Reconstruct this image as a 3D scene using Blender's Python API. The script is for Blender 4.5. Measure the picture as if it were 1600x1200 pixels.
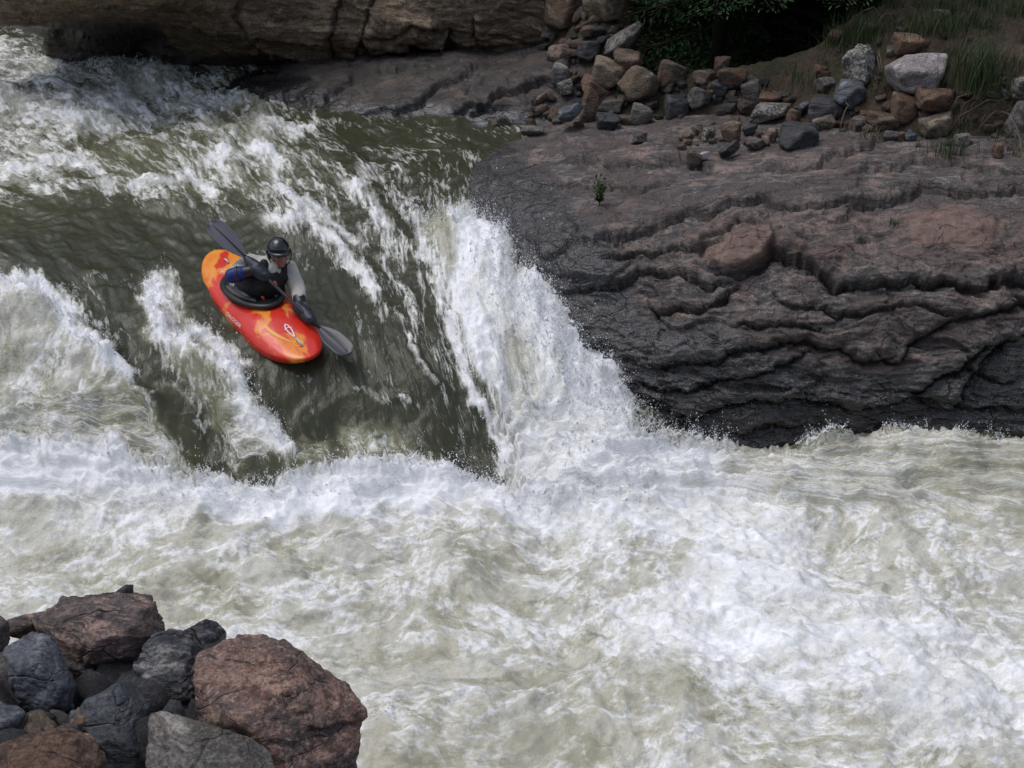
import bpy, bmesh, math, random
import numpy as np
from mathutils import Vector, Matrix, Euler
from mathutils.bvhtree import BVHTree
R = math.radians
for o in list(bpy.data.objects): bpy.data.objects.remove(o)
S = bpy.context.scene
COL = S.collection
random.seed(4)

# ------------------------------------------------------------------ camera, sky, sun, exposure
CAM_H, PITCH, FPX = 6.0, R(28.0), 1931.0
cam_d = bpy.data.cameras.new('camera'); cam = bpy.data.objects.new('camera', cam_d); COL.objects.link(cam)
cam.location = (0, 0, CAM_H); cam.rotation_euler = (math.pi/2 - PITCH, 0, 0)
cam_d.sensor_width = 36.0; cam_d.lens = 36.0*FPX/1600.0
cam_d.clip_start = 0.1; cam_d.clip_end = 2000
S.camera = cam

SUN_EL, SUN_AZ = R(68), R(278)       # azimuth measured clockwise from +Y
W = bpy.data.worlds.new('World'); S.world = W; W.use_nodes = True
wn = W.node_tree; wn.nodes.clear()
sky = wn.nodes.new('ShaderNodeTexSky'); sky.sky_type = 'NISHITA'; sky.sun_disc = False
sky.sun_elevation = SUN_EL; sky.sun_rotation = SUN_AZ; sky.altitude = 1500
sky.air_density = 1.0; sky.dust_density = 4.0; sky.ozone_density = 1.0
hsv = wn.nodes.new('ShaderNodeHueSaturation'); hsv.inputs['Saturation'].default_value = 0.62
bg = wn.nodes.new('ShaderNodeBackground'); bg.inputs['Strength'].default_value = 0.13
wo = wn.nodes.new('ShaderNodeOutputWorld')
wn.links.new(sky.outputs[0], hsv.inputs['Color']); wn.links.new(hsv.outputs[0], bg.inputs[0]); wn.links.new(bg.outputs[0], wo.inputs[0])
sd = bpy.data.lights.new('sun', 'SUN'); sun = bpy.data.objects.new('sun', sd); COL.objects.link(sun)
sd.energy = 1.0; sd.angle = R(38); sd.color = (1.0, 0.965, 0.92)
_sv = Vector((math.sin(SUN_AZ)*math.cos(SUN_EL), math.cos(SUN_AZ)*math.cos(SUN_EL), math.sin(SUN_EL)))
sun.rotation_euler = _sv.to_track_quat('Z', 'Y').to_euler()
S.view_settings.view_transform = 'Standard'; S.view_settings.look = 'None'
S.view_settings.exposure = 0.62; S.view_settings.gamma = 1.0
S.view_settings.use_curve_mapping = False
S.render.engine = 'CYCLES'
S.cycles.max_bounces = 4; S.cycles.diffuse_bounces = 3; S.cycles.use_adaptive_sampling = True; S.cycles.adaptive_threshold = .02; S.cycles.use_denoising = True; S.cycles.caustics_reflective = False; S.cycles.caustics_refractive = False

# ------------------------------------------------------------------ helpers: picking points, noise, fields
CP, SP = math.cos(PITCH), math.sin(PITCH)
CAM = np.array([0, 0, CAM_H])
def ray(px, py):
    px = np.asarray(px, float); py = np.asarray(py, float)
    a = (px-800)/FPX; b = (600-py)/FPX
    d = np.stack([a, CP + b*SP, -SP + b*CP], -1)
    return d/np.linalg.norm(d, axis=-1, keepdims=True)
def at_z(px, py, z):
    d = ray(px, py); t = (z-CAM_H)/d[..., 2]
    return CAM + d*np.asarray(t)[..., None]
def at_y(px, py, y):
    d = ray(px, py); t = y/d[..., 1]
    return CAM + d*np.asarray(t)[..., None]
def at_d(px, py, D):
    return Vector(CAM + ray(px, py)*D)
def project(P):
    x = P[..., 0]; y = P[..., 1]; z = P[..., 2]-CAM_H
    dep = y*CP - z*SP; up = y*SP + z*CP
    dep = np.where(np.abs(dep) < 1e-3, 1e-3, dep)
    return 800 + FPX*x/dep, 600 - FPX*up/dep, dep

_rng = np.random.default_rng(11)
_perm = np.concatenate([_rng.permutation(256)]*3).astype(np.int32)
_g2 = np.array([(math.cos(k*math.pi/8), math.sin(k*math.pi/8)) for k in range(16)], np.float32)
_g3 = _rng.normal(size=(256, 3)).astype(np.float32); _g3 /= np.linalg.norm(_g3, axis=1, keepdims=True)
def n2(x, y, seed=0):
    x = np.asarray(x, np.float32)+seed*17.31; y = np.asarray(y, np.float32)-seed*9.77
    xi = np.floor(x).astype(np.int32); yi = np.floor(y).astype(np.int32)
    fx = x-xi; fy = y-yi; xi &= 255; yi &= 255
    u = fx*fx*fx*(fx*(fx*6-15)+10); v = fy*fy*fy*(fy*(fy*6-15)+10)
    def gr(ix, iy, dx, dy):
        g = _g2[_perm[_perm[ix & 255]+(iy & 255)] & 15]
        return g[..., 0]*dx + g[..., 1]*dy
    a = gr(xi, yi, fx, fy); b = gr(xi+1, yi, fx-1, fy); c = gr(xi, yi+1, fx, fy-1); d = gr(xi+1, yi+1, fx-1, fy-1)
    return ((a+u*(b-a)) + v*((c+u*(d-c))-(a+u*(b-a))))*1.5
def n3(P, seed=0):
    P = np.asarray(P, np.float32) + np.array([seed*13.7, -seed*7.9, seed*5.3], np.float32)
    I = np.floor(P).astype(np.int32); F = P-I; U = F*F*F*(F*(F*6-15)+10)
    out = 0
    for k in range(8):
        o = np.array([k & 1, (k >> 1) & 1, k >> 2])
        J = (I+o) & 255
        g = _g3[_perm[_perm[_perm[J[..., 0]]+J[..., 1]]+J[..., 2]]]
        w = np.prod(np.where(o == 1, U, 1-U), -1)
        out = out + w*np.sum(g*(F-o), -1)
    return out*1.6
def fbm2(x, y, oct=4, seed=0, gain=.5, mode=None):
    s = 0; a = 1.0; f = 1.0; t = 0
    for k in range(oct):
        n = n2(x*f, y*f, seed+k*3)
        if mode == 'billow': n = np.abs(n)*2-.6
        elif mode == 'ridge': n = (1-np.abs(n)*2)-.4
        s = s+a*n; t += a; a *= gain; f *= 2.03
    return s/t
def fbm3(P, oct=4, seed=0, gain=.5, mode=None):
    s = 0; a = 1.0; f = 1.0; t = 0
    for k in range(oct):
        n = n3(np.asarray(P)*f, seed+k*3)
        if mode == 'billow': n = np.abs(n)*2-.6
        elif mode == 'ridge': n = (1-np.abs(n)*2)-.4
        s = s+a*n; t += a; a *= gain; f *= 2.03
    return s/t
def sstep(a, b, x):
    t = np.clip((x-a)/(b-a), 0, 1); return t*t*(3-2*t)

def facets(P, scale, seed, tilt=1.0, offs=.35):
    """broken blocks: every cell of a jittered lattice is a plane of its own tilt and height"""
    Q = np.asarray(P, np.float32)*scale; I = np.floor(Q).astype(np.int32); best = np.full(Q.shape[:-1], 1e9, np.float32); out = np.zeros(Q.shape[:-1], np.float32)
    tab = np.random.default_rng(seed).random((256, 7)).astype(np.float32)
    for k in range(27):
        o = np.array([k % 3-1, (k//3) % 3-1, k//9-1]); J = (I+o) & 255
        h = tab[_perm[_perm[_perm[J[..., 0]]+J[..., 1]]+J[..., 2]]]
        d = Q-(I+o+h[..., :3]); d2 = (d*d).sum(-1); m = d2 < best
        best = np.where(m, d2, best); out = np.where(m, tilt*((h[..., 3:6]-.5)*2*d).sum(-1)+offs*(h[..., 6]-.5), out)
    return out/scale
class RBF:
    """thin-plate interpolation of scattered control values"""
    def __init__(s, X, V, lin=False, smooth=1e-3):
        s.X = np.asarray(X, float); V = np.asarray(V, float); s.sc = s.X.std()+1e-9; s.m = s.X.mean(0); s.lin = lin
        X = (s.X-s.m)/s.sc; n = len(X)
        A = s.k(X, X)+np.eye(n)*smooth*(1 if not lin else -1); Q = np.c_[np.ones(n), X]
        M = np.block([[A, Q], [Q.T, np.zeros((3, 3))]])
        V2 = V if V.ndim > 1 else V[:, None]
        s.w = np.linalg.solve(M, np.r_[V2, np.zeros((3, V2.shape[1]))]); s.one = V.ndim == 1
    def k(s, A, B):
        d2 = ((A[:, None, :]-B[None])**2).sum(-1)
        return -np.sqrt(d2+1e-12) if s.lin else .5*d2*np.log(d2+1e-12)
    def __call__(s, X):
        X = (np.asarray(X, float)-s.m)/s.sc; sh = X.shape[:-1]; X = X.reshape(-1, 2)
        out = np.empty((len(X), s.w.shape[1])); B = (s.X-s.m)/s.sc; n = len(B)
        for i in range(0, len(X), 60000):
            c = X[i:i+60000]; out[i:i+60000] = s.k(c, B)@s.w[:n] + np.c_[np.ones(len(c)), c]@s.w[n:]
        return out[:, 0].reshape(sh) if s.one else out.reshape(sh+(-1,))

def seg_dist(x, y, pts, closed=False):
    """distance to a polyline, position along it 0..1, signed side (positive = left of travel, image y down)"""
    pts = [tuple(p[:2]) for p in pts]
    if closed: pts = pts+[pts[0]]
    best = np.full(np.shape(x), 1e9); along = np.zeros_like(best); side = np.zeros_like(best)
    L = [math.dist(a, b) for a, b in zip(pts, pts[1:])]; T = sum(L); acc = 0
    for (a, b), l in zip(zip(pts, pts[1:]), L):
        dx, dy = b[0]-a[0], b[1]-a[1]
        t = np.clip(((x-a[0])*dx+(y-a[1])*dy)/(l*l+1e-9), 0, 1)
        d = np.hypot(x-a[0]-t*dx, y-a[1]-t*dy); m = d < best
        best = np.where(m, d, best); along = np.where(m, (acc+t*l)/T, along)
        side = np.where(m, np.sign((x-a[0])*dy-(y-a[1])*dx), side); acc += l
    return best, along, side
def inside(x, y, pts):
    r = np.zeros(np.shape(x), bool); n = len(pts)
    for i in range(n):
        (x0, y0), (x1, y1) = pts[i], pts[(i+1) % n]
        c = ((y0 > y) != (y1 > y)) & (x < (x1-x0)*(y-y0)/((y1-y0) or 1e-9)+x0)
        r ^= c
    return r
def soft_poly(x, y, pts, blur):
    d, _, _ = seg_dist(x, y, pts, True)
    return sstep(-blur, blur, np.where(inside(x, y, pts), d, -d))

# ------------------------------------------------------------------ helpers: meshes, tags, materials
def mesh_np(name, V, F, smooth=True):
    V = np.asarray(V, np.float32); F = np.asarray(F, np.int32)
    me = bpy.data.meshes.new(name); k = F.shape[1]
    me.vertices.add(len(V)); me.vertices.foreach_set('co', V.ravel())
    me.loops.add(F.size); me.loops.foreach_set('vertex_index', F.ravel())
    me.polygons.add(len(F)); me.polygons.foreach_set('loop_start', np.arange(0, F.size, k, dtype=np.int32))
    me.polygons.foreach_set('loop_total', np.full(len(F), k, np.int32))
    me.polygons.foreach_set('use_smooth', np.full(len(F), smooth))
    me.update(calc_edges=True); me.validate()
    return me
def grid_faces(nu, nv, keep=None):
    i = np.arange(nu*nv).reshape(nv, nu)
    F = np.stack([i[:-1, :-1], i[:-1, 1:], i[1:, 1:], i[1:, :-1]], -1).reshape(-1, 4)
    return F if keep is None else F[keep.reshape(-1)[F].all(1)]
def attr(me, name, v):
    v = np.asarray(v, np.float32)
    if v.ndim == 1:
        a = me.attributes.new(name, 'FLOAT', 'POINT'); a.data.foreach_set('value', v)
    else:
        a = me.attributes.new(name, 'FLOAT_VECTOR', 'POINT'); a.data.foreach_set('vector', v.ravel())
def obj(name, me, mat=None, parent=None):
    o = bpy.data.objects.new(name, me); COL.objects.link(o)
    if mat is not None:
        me.materials.clear(); me.materials.append(mat)
    if parent is not None: o.parent = parent
    return o
def tag(o, label=None, cat=None, group=None, kind=None):
    for k, v in (('label', label), ('category', cat), ('group', group), ('kind', kind)):
        if v: o[k] = v
    return o
def empty(name, loc=(0, 0, 0)):
    o = bpy.data.objects.new(name, None); COL.objects.link(o); o.location = loc; o.empty_display_size = .1; return o
def bm_mesh(name, bm, smooth=True):
    me = bpy.data.meshes.new(name); bm.to_mesh(me); bm.free()
    me.polygons.foreach_set('use_smooth', [smooth]*len(me.polygons)); return me

def poly_mesh(name, V, F, smooth=True):
    me = bpy.data.meshes.new(name); me.from_pydata([tuple(v) for v in V], [], [tuple(dict.fromkeys(f)) for f in F]); me.polygons.foreach_set('use_smooth', [smooth]*len(me.polygons)); me.update(); return me

class NT:
    def __init__(s, name):
        s.m = bpy.data.materials.new(name); s.m.use_nodes = True; s.t = s.m.node_tree; s.t.nodes.clear()
        s.out = s.n('ShaderNodeOutputMaterial'); s.b = s.n('ShaderNodeBsdfPrincipled')
        s.l(s.b.outputs[0], s.out.inputs[0])
    def n(s, ty, **kw):
        n = s.t.nodes.new(ty)
        for k, v in kw.items(): setattr(n, k, v)
        return n
    def l(s, a, b): s.t.links.new(a, b)
    def put(s, sock, v):
        if hasattr(v, 'is_output') or isinstance(v, bpy.types.NodeSocket): s.l(v, sock)
        elif isinstance(v, (tuple, list)) and len(v) == 3 and sock.type == 'RGBA': sock.default_value = (*v, 1)
        else: sock.default_value = v
    def math(s, op, a, b=0.0, c=0.0, clamp=False):
        n = s.n('ShaderNodeMath', operation=op, use_clamp=clamp); s.put(n.inputs[0], a); s.put(n.inputs[1], b); s.put(n.inputs[2], c); return n.outputs[0]
    def mix(s, f, a, b, blend='MIX'):
        n = s.n('ShaderNodeMix', data_type='RGBA', blend_type=blend); s.put(n.inputs[0], f); s.put(n.inputs[6], a); s.put(n.inputs[7], b); return n.outputs[2]
    def ramp(s, f, *stops):
        n = s.n('ShaderNodeValToRGB'); s.put(n.inputs[0], f); e = n.color_ramp.elements
        while len(e) < len(stops): e.new(.5)
        for el, (p, c) in zip(e, stops):
            el.position = p; el.color = (c, c, c, 1) if not isinstance(c, (tuple, list)) else (*c, 1)
        return n.outputs[0]
    def noise(s, vec, scale, detail=4, rough=.55, dist=0, typ='FBM', lac=2.0):
        n = s.n('ShaderNodeTexNoise', noise_type=typ); s.put(n.inputs['Vector'], vec)
        for k, v in (('Scale', scale), ('Detail', detail), ('Roughness', rough), ('Distortion', dist), ('Lacunarity', lac)):
            if k in n.inputs: s.put(n.inputs[k], v)
        return n.outputs[0]
    def mapping(s, vec, scale=(1, 1, 1), rot=(0, 0, 0), loc=(0, 0, 0)):
        n = s.n('ShaderNodeMapping'); s.put(n.inputs[0], vec); n.inputs['Scale'].default_value = scale; n.inputs['Rotation'].default_value = rot
        s.put(n.inputs['Location'], loc); return n.outputs[0]
    def attr(s, name): return s.n('ShaderNodeAttribute', attribute_name=name)
    def obj_co(s): return s.n('ShaderNodeTexCoord').outputs['Object']
    def pos(s): return s.n('ShaderNodeNewGeometry').outputs['Position']
    def bump(s, h, strength=.4, dist=.02, normal=None):
        n = s.n('ShaderNodeBump'); n.inputs['Strength'].default_value = strength; n.inputs['Distance'].default_value = dist; s.put(n.inputs['Height'], h)
        if normal is not None: s.l(normal, n.inputs['Normal'])
        return n.outputs[0]
    def set(s, **kw):
        nm = {'color': 'Base Color', 'rough': 'Roughness', 'metal': 'Metallic', 'spec': 'Specular IOR Level', 'normal': 'Normal', 'coat': 'Coat Weight',
              'sss': 'Subsurface Weight', 'sss_scale': 'Subsurface Scale', 'ior': 'IOR', 'coat_rough': 'Coat Roughness'}
        for k, v in kw.items(): s.put(s.b.inputs[nm[k]], v)
        return s.m

def plain(name, col, rough=.5, spec=.5, coat=0, noise=.25, scale=30, bump=0.0):
    t = NT(name); c = t.obj_co(); n = t.noise(c, scale, 4)
    f = t.math('MULTIPLY', n, noise)
    col2 = t.mix(f, col, tuple(x*.35 for x in col))
    t.set(color=col2, rough=rough, spec=spec, coat=coat)
    if bump: t.set(normal=t.bump(n, .5, bump))
    return t.m

def rock_material(name, base, dark, streak, streak_amt=.5, streak_scale=(2, 2, 14), rough=.75, spots=None, stain=None, tilt=(0, 0, 0), wet=False, bump=.012, vary=True, fine=1.0):
    t = NT(name); co = t.obj_co()
    oi = t.n('ShaderNodeObjectInfo')
    if vary: co = t.mapping(co, loc=t.math('MULTIPLY', oi.outputs['Random'], 37.0))
    warp = t.n('ShaderNodeVectorMath', operation='ADD'); nz = t.n('ShaderNodeTexNoise'); nz.inputs['Scale'].default_value = 2.2*fine; nz.inputs['Detail'].default_value = 3
    t.l(co, nz.inputs['Vector']); sc = t.n('ShaderNodeVectorMath', operation='SCALE'); t.l(nz.outputs['Color'], sc.inputs[0]); sc.inputs['Scale'].default_value = .3/fine
    t.l(co, warp.inputs[0]); t.l(sc.outputs[0], warp.inputs[1]); wco = warp.outputs[0]
    big = t.noise(co, 2.5*fine, 5, .6); med = t.noise(wco, 9*fine, 6, .65); fin = t.noise(co, 55*fine, 5, .7)
    band = t.noise(t.mapping(wco, scale=streak_scale, rot=tilt), 1.6*fine, 6, .62)
    c = t.mix(t.ramp(med, (.40, 0), (.60, 1)), dark, base)
    c = t.mix(t.math('MULTIPLY', t.ramp(band, (.51, 0), (.58, 1)), streak_amt), c, streak)
    c = t.mix(t.ramp(band, (.36, .85), (.46, 0)), c, tuple(x*.6 for x in dark))
    st2 = t.noise(t.mapping(wco, scale=(1.5, 15, 15)), 1.5*fine, 6, .68)
    c = t.mix(t.math('MULTIPLY', t.ramp(st2, (.54, 0), (.60, 1)), min(1, streak_amt*1.1)), c, streak)
    c = t.mix(t.ramp(st2, (.40, .7), (.46, 0)), c, tuple(x*.5 for x in dark))
    vo = t.n('ShaderNodeTexVoronoi'); vo.inputs['Scale'].default_value = 7*fine; t.l(t.mapping(wco, scale=(.6, 1, 1.9)), vo.inputs['Vector'])
    vs = t.n('ShaderNodeSeparateColor'); t.l(vo.outputs['Color'], vs.inputs[0])
    hv0 = t.n('ShaderNodeHueSaturation'); t.l(c, hv0.inputs['Color']); t.l(t.math('MULTIPLY_ADD', vs.outputs[0], .6, .68), hv0.inputs['Value']); c = hv0.outputs[0]
    ve = t.n('ShaderNodeTexVoronoi', feature='DISTANCE_TO_EDGE'); ve.inputs['Scale'].default_value = 3.2*fine; t.l(t.mapping(wco, scale=(.5, 1, 2.2)), ve.inputs['Vector'])
    crk = t.math('MULTIPLY', t.ramp(ve.outputs['Distance'], (0, 1), (.022, 0)), t.ramp(big, (.42, 0), (.55, 1)))
    c = t.mix(t.math('MULTIPLY', crk, .8), c, tuple(x*.3 for x in dark))
    if stain: c = t.mix(t.math('MULTIPLY', t.ramp(big, (.47, 0), (.58, 1)), .85), c, stain)
    if spots:
        v = t.noise(wco, 26*fine, 3, .6); c = t.mix(t.ramp(v, (.54, 0), (.60, .85)), c, spots)
    c = t.mix(t.math('MULTIPLY', t.ramp(fin, (.40, 1), (.52, 0)), .6), c, tuple(x*.45 for x in dark))
    c = t.mix(t.math('MULTIPLY', t.ramp(fin, (.55, 0), (.66, 1)), .4), c, tuple(min(1, x*1.7) for x in base))
    if vary:
        hv = t.n('ShaderNodeHueSaturation'); t.l(c, hv.inputs['Color'])
        t.l(t.math('MULTIPLY_ADD', oi.outputs['Random'], .5, .75), hv.inputs['Value']); c = hv.outputs[0]
    rgh = t.math('MULTIPLY_ADD', fin, .3, rough-.15)
    if wet:
        w = t.attr('wet').outputs['Fac']  # wet rock, plus shade painted into the cliff's recess
        wet_shade = t.math('ADD', w, t.math('MULTIPLY_ADD', med, .7, -.35)); wet_shade = t.ramp(wet_shade, (.35, 0), (.62, 1))
        pk = t.attr('pink').outputs['Fac']
        pf = t.ramp(t.math('ADD', pk, t.math('MULTIPLY_ADD', med, .8, -.4)), (.35, 0), (.75, 1))
        c = t.mix(t.math('MULTIPLY', pf, .8), c, t.mix(t.ramp(med, (.3, 0), (.7, 1)), (.10, .066, .054), (.27, .17, .13)))
        c = t.mix(wet_shade, c, t.mix(.82, c, (.009, .0085, .0095))); wspec = t.math('MULTIPLY_ADD', wet_shade, .5, .45)
        rgh = t.math('MULTIPLY_ADD', wet_shade, -.46, rgh, clamp=True)
        cr = t.attr('crack').outputs['Fac']
        c = t.mix(t.math('MULTIPLY', cr, .5), c, (.018, .015, .013))  # darkens cracks and paints in the shade under ledges
    h = t.math('ADD', t.math('MULTIPLY', st2, 1.0), t.math('ADD', t.math('MULTIPLY', med, .9), t.math('MULTIPLY', fin, .14 if wet else .4)))
    h = t.math('SUBTRACT', h, t.math('MULTIPLY', crk, .5))
    t.set(color=c, rough=rgh, spec=wspec if wet else .45, normal=t.bump(h, 1.0, bump*1.5))
    return t.m

# ------------------------------------------------------------------ river: one sheet, from the upper rapid over the drop into the pool
W_CTRL = [  # px, py, height of the water there
 (-500, 90, 1.75), (0, 100, 1.72), (200, 112, 1.7), (400, 132, 1.66), (600, 190, 1.62), (800, 205, 1.6), (950, 205, 1.6),
 (-300, 220, 1.68), (0, 210, 1.66), (200, 220, 1.62), (400, 240, 1.55), (600, 260, 1.5), (760, 270, 1.5),
 (-300, 330, 1.55), (0, 330, 1.52), (200, 330, 1.46), (400, 330, 1.38), (560, 330, 1.37), (690, 320, 1.4),
 (-300, 420, 1.4), (0, 415, 1.4), (150, 410, 1.34), (300, 395, 1.24), (360, 400, 1.22), (450, 400, 1.22), (560, 410, 1.2), (650, 390, 1.24), (720, 350, 1.34),
 (-300, 520, 1.15), (0, 500, 1.2), (130, 520, 1.08), (300, 500, 1.06), (410, 490, 1.06), (480, 560, .93), (540, 550, .93), (600, 500, 1.0), (690, 470, 1.05), (780, 420, 1.16), (850, 450, 1.06),
 (-300, 640, .66), (0, 620, .78), (150, 640, .66), (300, 640, .66), (430, 620, .72), (560, 640, .6), (680, 620, .68), (760, 560, .84), (850, 550, .8), (920, 560, .7),
 (-300, 760, .2), (0, 740, .3), (200, 740, .26), (400, 730, .26), (560, 730, .22), (700, 730, .2), (780, 700, .28), (850, 660, .42), (930, 660, .36),
 (-300, 860, 0), (0, 850, .0), (300, 850, .0), (600, 850, .0), (850, 800, .02), (1000, 760, .05), (1150, 740, 0), (1300, 720, 0), (1500, 710, 0), (1700, 720, 0), (2000, 720, 0),
 (0, 1000, 0), (400, 1000, 0), (800, 1000, 0), (1200, 1000, 0), (1600, 1000, 0), (2000, 1000, 0), (-300, 1250, 0), (300, 1250, 0), (800, 1250, 0), (1300, 1250, 0), (1900, 1250, 0),
 (1100, 640, 0), (1300, 640, 0), (1600, 640, 0), (2000, 600, 0),
]
_c = np.array(W_CTRL, float); _wp = at_z(_c[:, 0], _c[:, 1], _c[:, 2])
w_base = RBF(_wp[:, :2], _c[:, 2], smooth=4e-3)

# grid in plain metres, a little finer where the river is near
gx = np.concatenate([np.arange(-13, -8.2, .12), np.arange(-8.2, 8.2, .021), np.arange(8.2, 13, .12)])
gy = np.concatenate([np.arange(3.2, 5.4, .05), np.arange(5.4, 9.6, .0165), np.arange(9.6, 13.2, .0195), np.arange(13.2, 19.5, .032), np.arange(19.5, 24, .12)])
GX, GY = np.meshgrid(gx, gy); NU, NV = len(gx), len(gy)
cx_, cy_ = np.meshgrid(np.linspace(-13, 13, 160), np.linspace(3.2, 24, 150))
def bil(Z, xs, ys, X, Y):
    fx = np.clip((X-xs[0])/(xs[-1]-xs[0])*(len(xs)-1), 0, len(xs)-1.001); fy = np.clip((Y-ys[0])/(ys[-1]-ys[0])*(len(ys)-1), 0, len(ys)-1.001)
    i = fx.astype(int); j = fy.astype(int); u = fx-i; v = fy-j
    # smoothstep-free bilinear on a dense lattice
    return (Z[j, i]*(1-u)+Z[j, i+1]*u)*(1-v)+(Z[j+1, i]*(1-u)+Z[j+1, i+1]*u)*v
_hz = w_base(np.stack([cx_, cy_], -1))
H0 = bil(_hz, np.linspace(-13, 13, 160), np.linspace(3.2, 24, 150), GX, GY)
H0 = np.clip(H0, -.1, 1.95)

# standing waves, piles and boils: (pixel line with its height, amplitude, width on the upstream side, on the downstream side)
RIDGES = [
 ([(-60, 690, .45), (120, 690, .45), (250, 735, .4), (380, 755, .38), (520, 722, .42), (650, 718, .42), (730, 742, .36), (800, 762, .32), (870, 730, .42), (1000, 690, .4)], .30, .22, .5),
 ([(1240, 716, .3), (1300, 676, .42), (1400, 660, .45), (1490, 662, .42), (1560, 692, .25)], .42, .28, .55),
 ([(990, 672, .3), (1060, 690, .3), (1130, 700, .15)], .20, .18, .35),
 ([(-80, 440, 1.55), (10, 432, 1.55), (70, 455, 1.5), (110, 505, 1.3), (160, 560, 1.15), (235, 640, .8)], .20, .22, .34),
 ([(240, 432, 1.5), (250, 470, 1.42), (290, 520, 1.2), (350, 570, 1.0), (395, 640, .75), (440, 700, .5)], .20, .16, .22),
 ([(150, 590, 1.0), (210, 575, 1.05), (245, 620, .85)], .16, .15, .3),
 ([(540, 690, .5), (575, 680, .5), (620, 700, .45)], .14, .18, .25),
 ([(450, 700, .4), (480, 695, .4)], .10, .12, .2),
 ([(-40, 150, 1.8), (60, 140, 1.8), (140, 175, 1.8)], .22, .5, .6),
 ([(70, 110, 1.8), (170, 100, 1.8), (260, 112, 1.75)], .12, .3, .5),
 ([(320, 205, 1.75), (400, 190, 1.75), (440, 215, 1.7)], .12, .3, .35),
 ([(430, 255, 1.72), (440, 290, 1.65), (470, 330, 1.55), (500, 340, 1.5)], .13, .16, .2),
 ([(200, 215, 1.75), (260, 200, 1.75), (330, 225, 1.75)], .10, .2, .35),
 ([(120, 270, 1.7), (220, 265, 1.7), (300, 290, 1.65)], .08, .15, .3),
 ([(720, 345, 1.5), (770, 400, 1.35), (820, 470, 1.15), (880, 560, .85), (920, 650, .5)], .16, .5, .45),
 ([(520, 850, .2), (640, 830, .2), (760, 860, .2)], .14, .35, .5),
 ([(1000, 830, .3), (1150, 850, .3), (1250, 910, .25)], .20, .5, .6),
 ([(560, 1150, .1), (700, 1110, .15), (900, 1040, .2), (1050, 1010, .2)], .14, .35, .35),
 ([(1380, 800, .2), (1440, 830, .2), (1490, 870, .2)], .10, .2, .35),
 ([(1050, 1080, .1), (1250, 1000, .15), (1450, 1010, .1)], .12, .3, .4),
 ([(200, 880, .15), (350, 860, .15), (450, 890, .1)], .12, .3, .4),
 ([(1250, 1080, .1), (1400, 1090, .1), (1600, 1150, .1)], .10, .25, .4),
]
_wx = GX + .10*n2(GX*1.7, GY*1.7, 3) + .05*n2(GX*4.1, GY*4.1, 4); _wy = GY + .10*n2(GX*1.7, GY*1.7, 5) + .05*n2(GX*4.1, GY*4.1, 6)
HB = H0.copy()
for pts, amp, wu, wd in RIDGES:
    P = at_z(np.array([p[0] for p in pts]), np.array([p[1] for p in pts]), np.array([p[2] for p in pts]))
    x0, x1 = P[:, 0].min()-1.8, P[:, 0].max()+1.8; y0, y1 = P[:, 1].min()-1.8, P[:, 1].max()+1.8
    ii = slice(*np.searchsorted(gx, [x0, x1])); jj = slice(*np.searchsorted(gy, [y0, y1]))
    X, Y = _wx[jj, ii], _wy[jj, ii]
    d, al, sd_ = seg_dist(X, Y, P)
    # upstream is the far side (larger y) of the line
    ylin = np.interp(X, *(lambda o: (P[o, 0], P[o, 1]))(np.argsort(P[:, 0])))
    w = np.where(Y > ylin, wu, wd)
    end = np.clip(np.minimum(al, 1-al)*6+.25, 0, 1)
    HB[jj, ii] += amp*np.exp(-(d/w)**2)*(.65+.35*end)*(.85+.3*n2(X*2.2, Y*2.2, 8))

PXW, PYW, DEPW = project(np.stack([GX, GY, HB], -1))

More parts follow.
